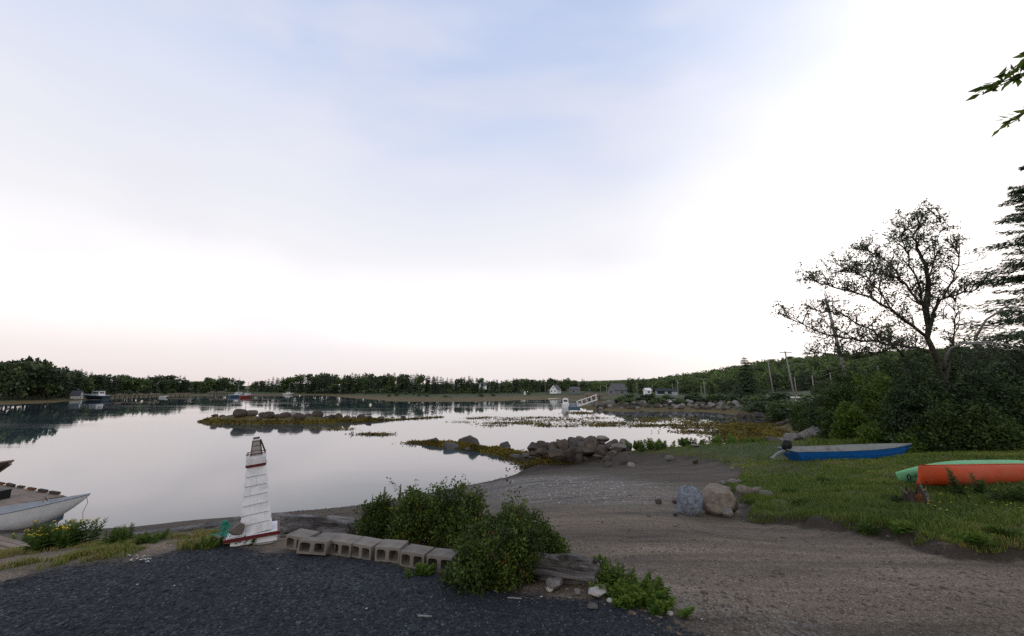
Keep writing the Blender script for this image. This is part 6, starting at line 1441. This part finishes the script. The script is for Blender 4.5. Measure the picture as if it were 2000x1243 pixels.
# ------------------------------------------------------------------ seaweed
def weed_on(name, label, pts, ln, rng, up=.25, wr=.35):
    n = len(pts); D = rng.normal(size=(n, 3)) * [1, 1, .4] + [0, 0, up]; S = ln * rng.uniform(.5, 1.5, n); V, Fq = cards(pts, D, S, S * wr, rng, .6)
    t = np.clip(.45 + .5 * fbm(pts[:, 0], pts[:, 1], .8, 3, 61) + rng.normal(0, .14, n), 0, 1); me = mesh_np(name, V, Fq, t); return tag(obj(name, me, None, M['seaweed']), label, 'seaweed', kind='stuff')
def around(line, hw, n, zmax):
    P_ = np.array(line); k = rng.integers(0, len(P_) - 1, n); u = rng.random((n, 1)); q = P_[k] * (1 - u) + P_[k + 1] * u + rng.normal(size=(n, 2)) * hw; z = height(q[:, 0], q[:, 1]); m_ = (z > WZ - .04) & (z < WZ + zmax); q = q[m_]; z = np.maximum(z[m_], WZ)
    return np.concatenate([q, z[:, None] + .01], 1)
weed_on('rockweed', 'golden brown rockweed covering the near reef', around(reef_near, .85, 26000, .75), .16, rng)
weed_on('rockweed', 'yellow rockweed draped over the low island', around(reef_far, 1.9, 30000, .50), .30, rng)
n_ = 60000; px_ = rng.uniform(560, 1040, n_); d_ = rng.uniform(14, 27, n_); x_ = (px_ - CX) / F * d_; z_ = height(x_, d_); k_ = (np.abs(z_ - WZ - .10 - .10 * fbm(x_, d_, .7, 3, 81)) < .035) & (fbm(x_, d_, 1.3, 3, 83) > .0)
wr_ = np.stack([x_[k_], d_[k_], z_[k_] + .01], 1)[:2600]
weed_on('wrack_line', 'thin line of dark weed scraps along the beach waterline', wr_, .07, rng, .1)
weed_on('rockweed', 'yellow rockweed at the foot of the rock heap', np.concatenate([np.stack([*(np.array(bxy(px_, py_))[:, None] + rng.normal(size=(2, 900)) * np.array([[.55], [.35]])), np.zeros(900)], 1) for px_, py_ in [(1044, 907), (1054, 912), (1022, 902), (1085, 906), (1010, 897), (1035, 903)]]) + [0, 0, 0], .16, rng) if False else None
q = np.concatenate([np.array(bxy(px_, py_))[None] + rng.normal(size=(n_, 2)) * [w_, .4] for px_, py_, n_, w_ in [(1044, 908, 1400, .45), (1020, 902, 1500, .8), (1085, 903, 900, .6), (1008, 897, 900, .6), (1036, 904, 1200, .6)]])
z = height(q[:, 0], q[:, 1]); weed_on('rockweed', 'yellow rockweed at the foot of the rock heap', np.concatenate([q, np.maximum(z, WZ)[:, None] + .03], 1), .16, rng, .4)
# rafts floating in the right of the cove and off the far bank
pts = []
for k in range(330):
    t = rng.random()
    if t < .55: px, py = 1400 + 150 * rng.random() ** .8, rng.uniform(826, 864)
    elif t < .85: px, py = rng.uniform(900, 1480), 815 + 22 * rng.random() ** 1.2
    else: px, py = rng.uniform(1230, 1500), rng.uniform(830, 850)
    if px < 1330 and py > 833: continue
    p = atz(px, py, WZ); n_ = int(rng.integers(40, 160)); r_ = rng.uniform(.4, 1.3) * p[1] / 50
    pts.append(np.stack([p[0] + rng.normal(size=n_) * r_ * 1.3, p[1] + rng.normal(size=n_) * r_ * .55, np.full(n_, WZ + .01) + .05 * rng.random(n_)], 1))
for px, py, w_ in [(718, 848.5, .9), (742, 849, .9), (655, 838.5, 1.5), (820, 866, .8), (1130, 808, 2.2), (1148, 807, 2.5), (1130, 806, 1.5), (868, 865, .5)]:
    p = atz(px, py, WZ); n_ = 260; pts.append(np.stack([p[0] + rng.normal(size=n_) * w_, p[1] + rng.normal(size=n_) * w_ * .35, WZ + .01 + .10 * rng.random(n_)], 1))
weed_on('floating_seaweed', 'brown rafts of seaweed floating on the cove', np.concatenate(pts), .28, rng, .02)
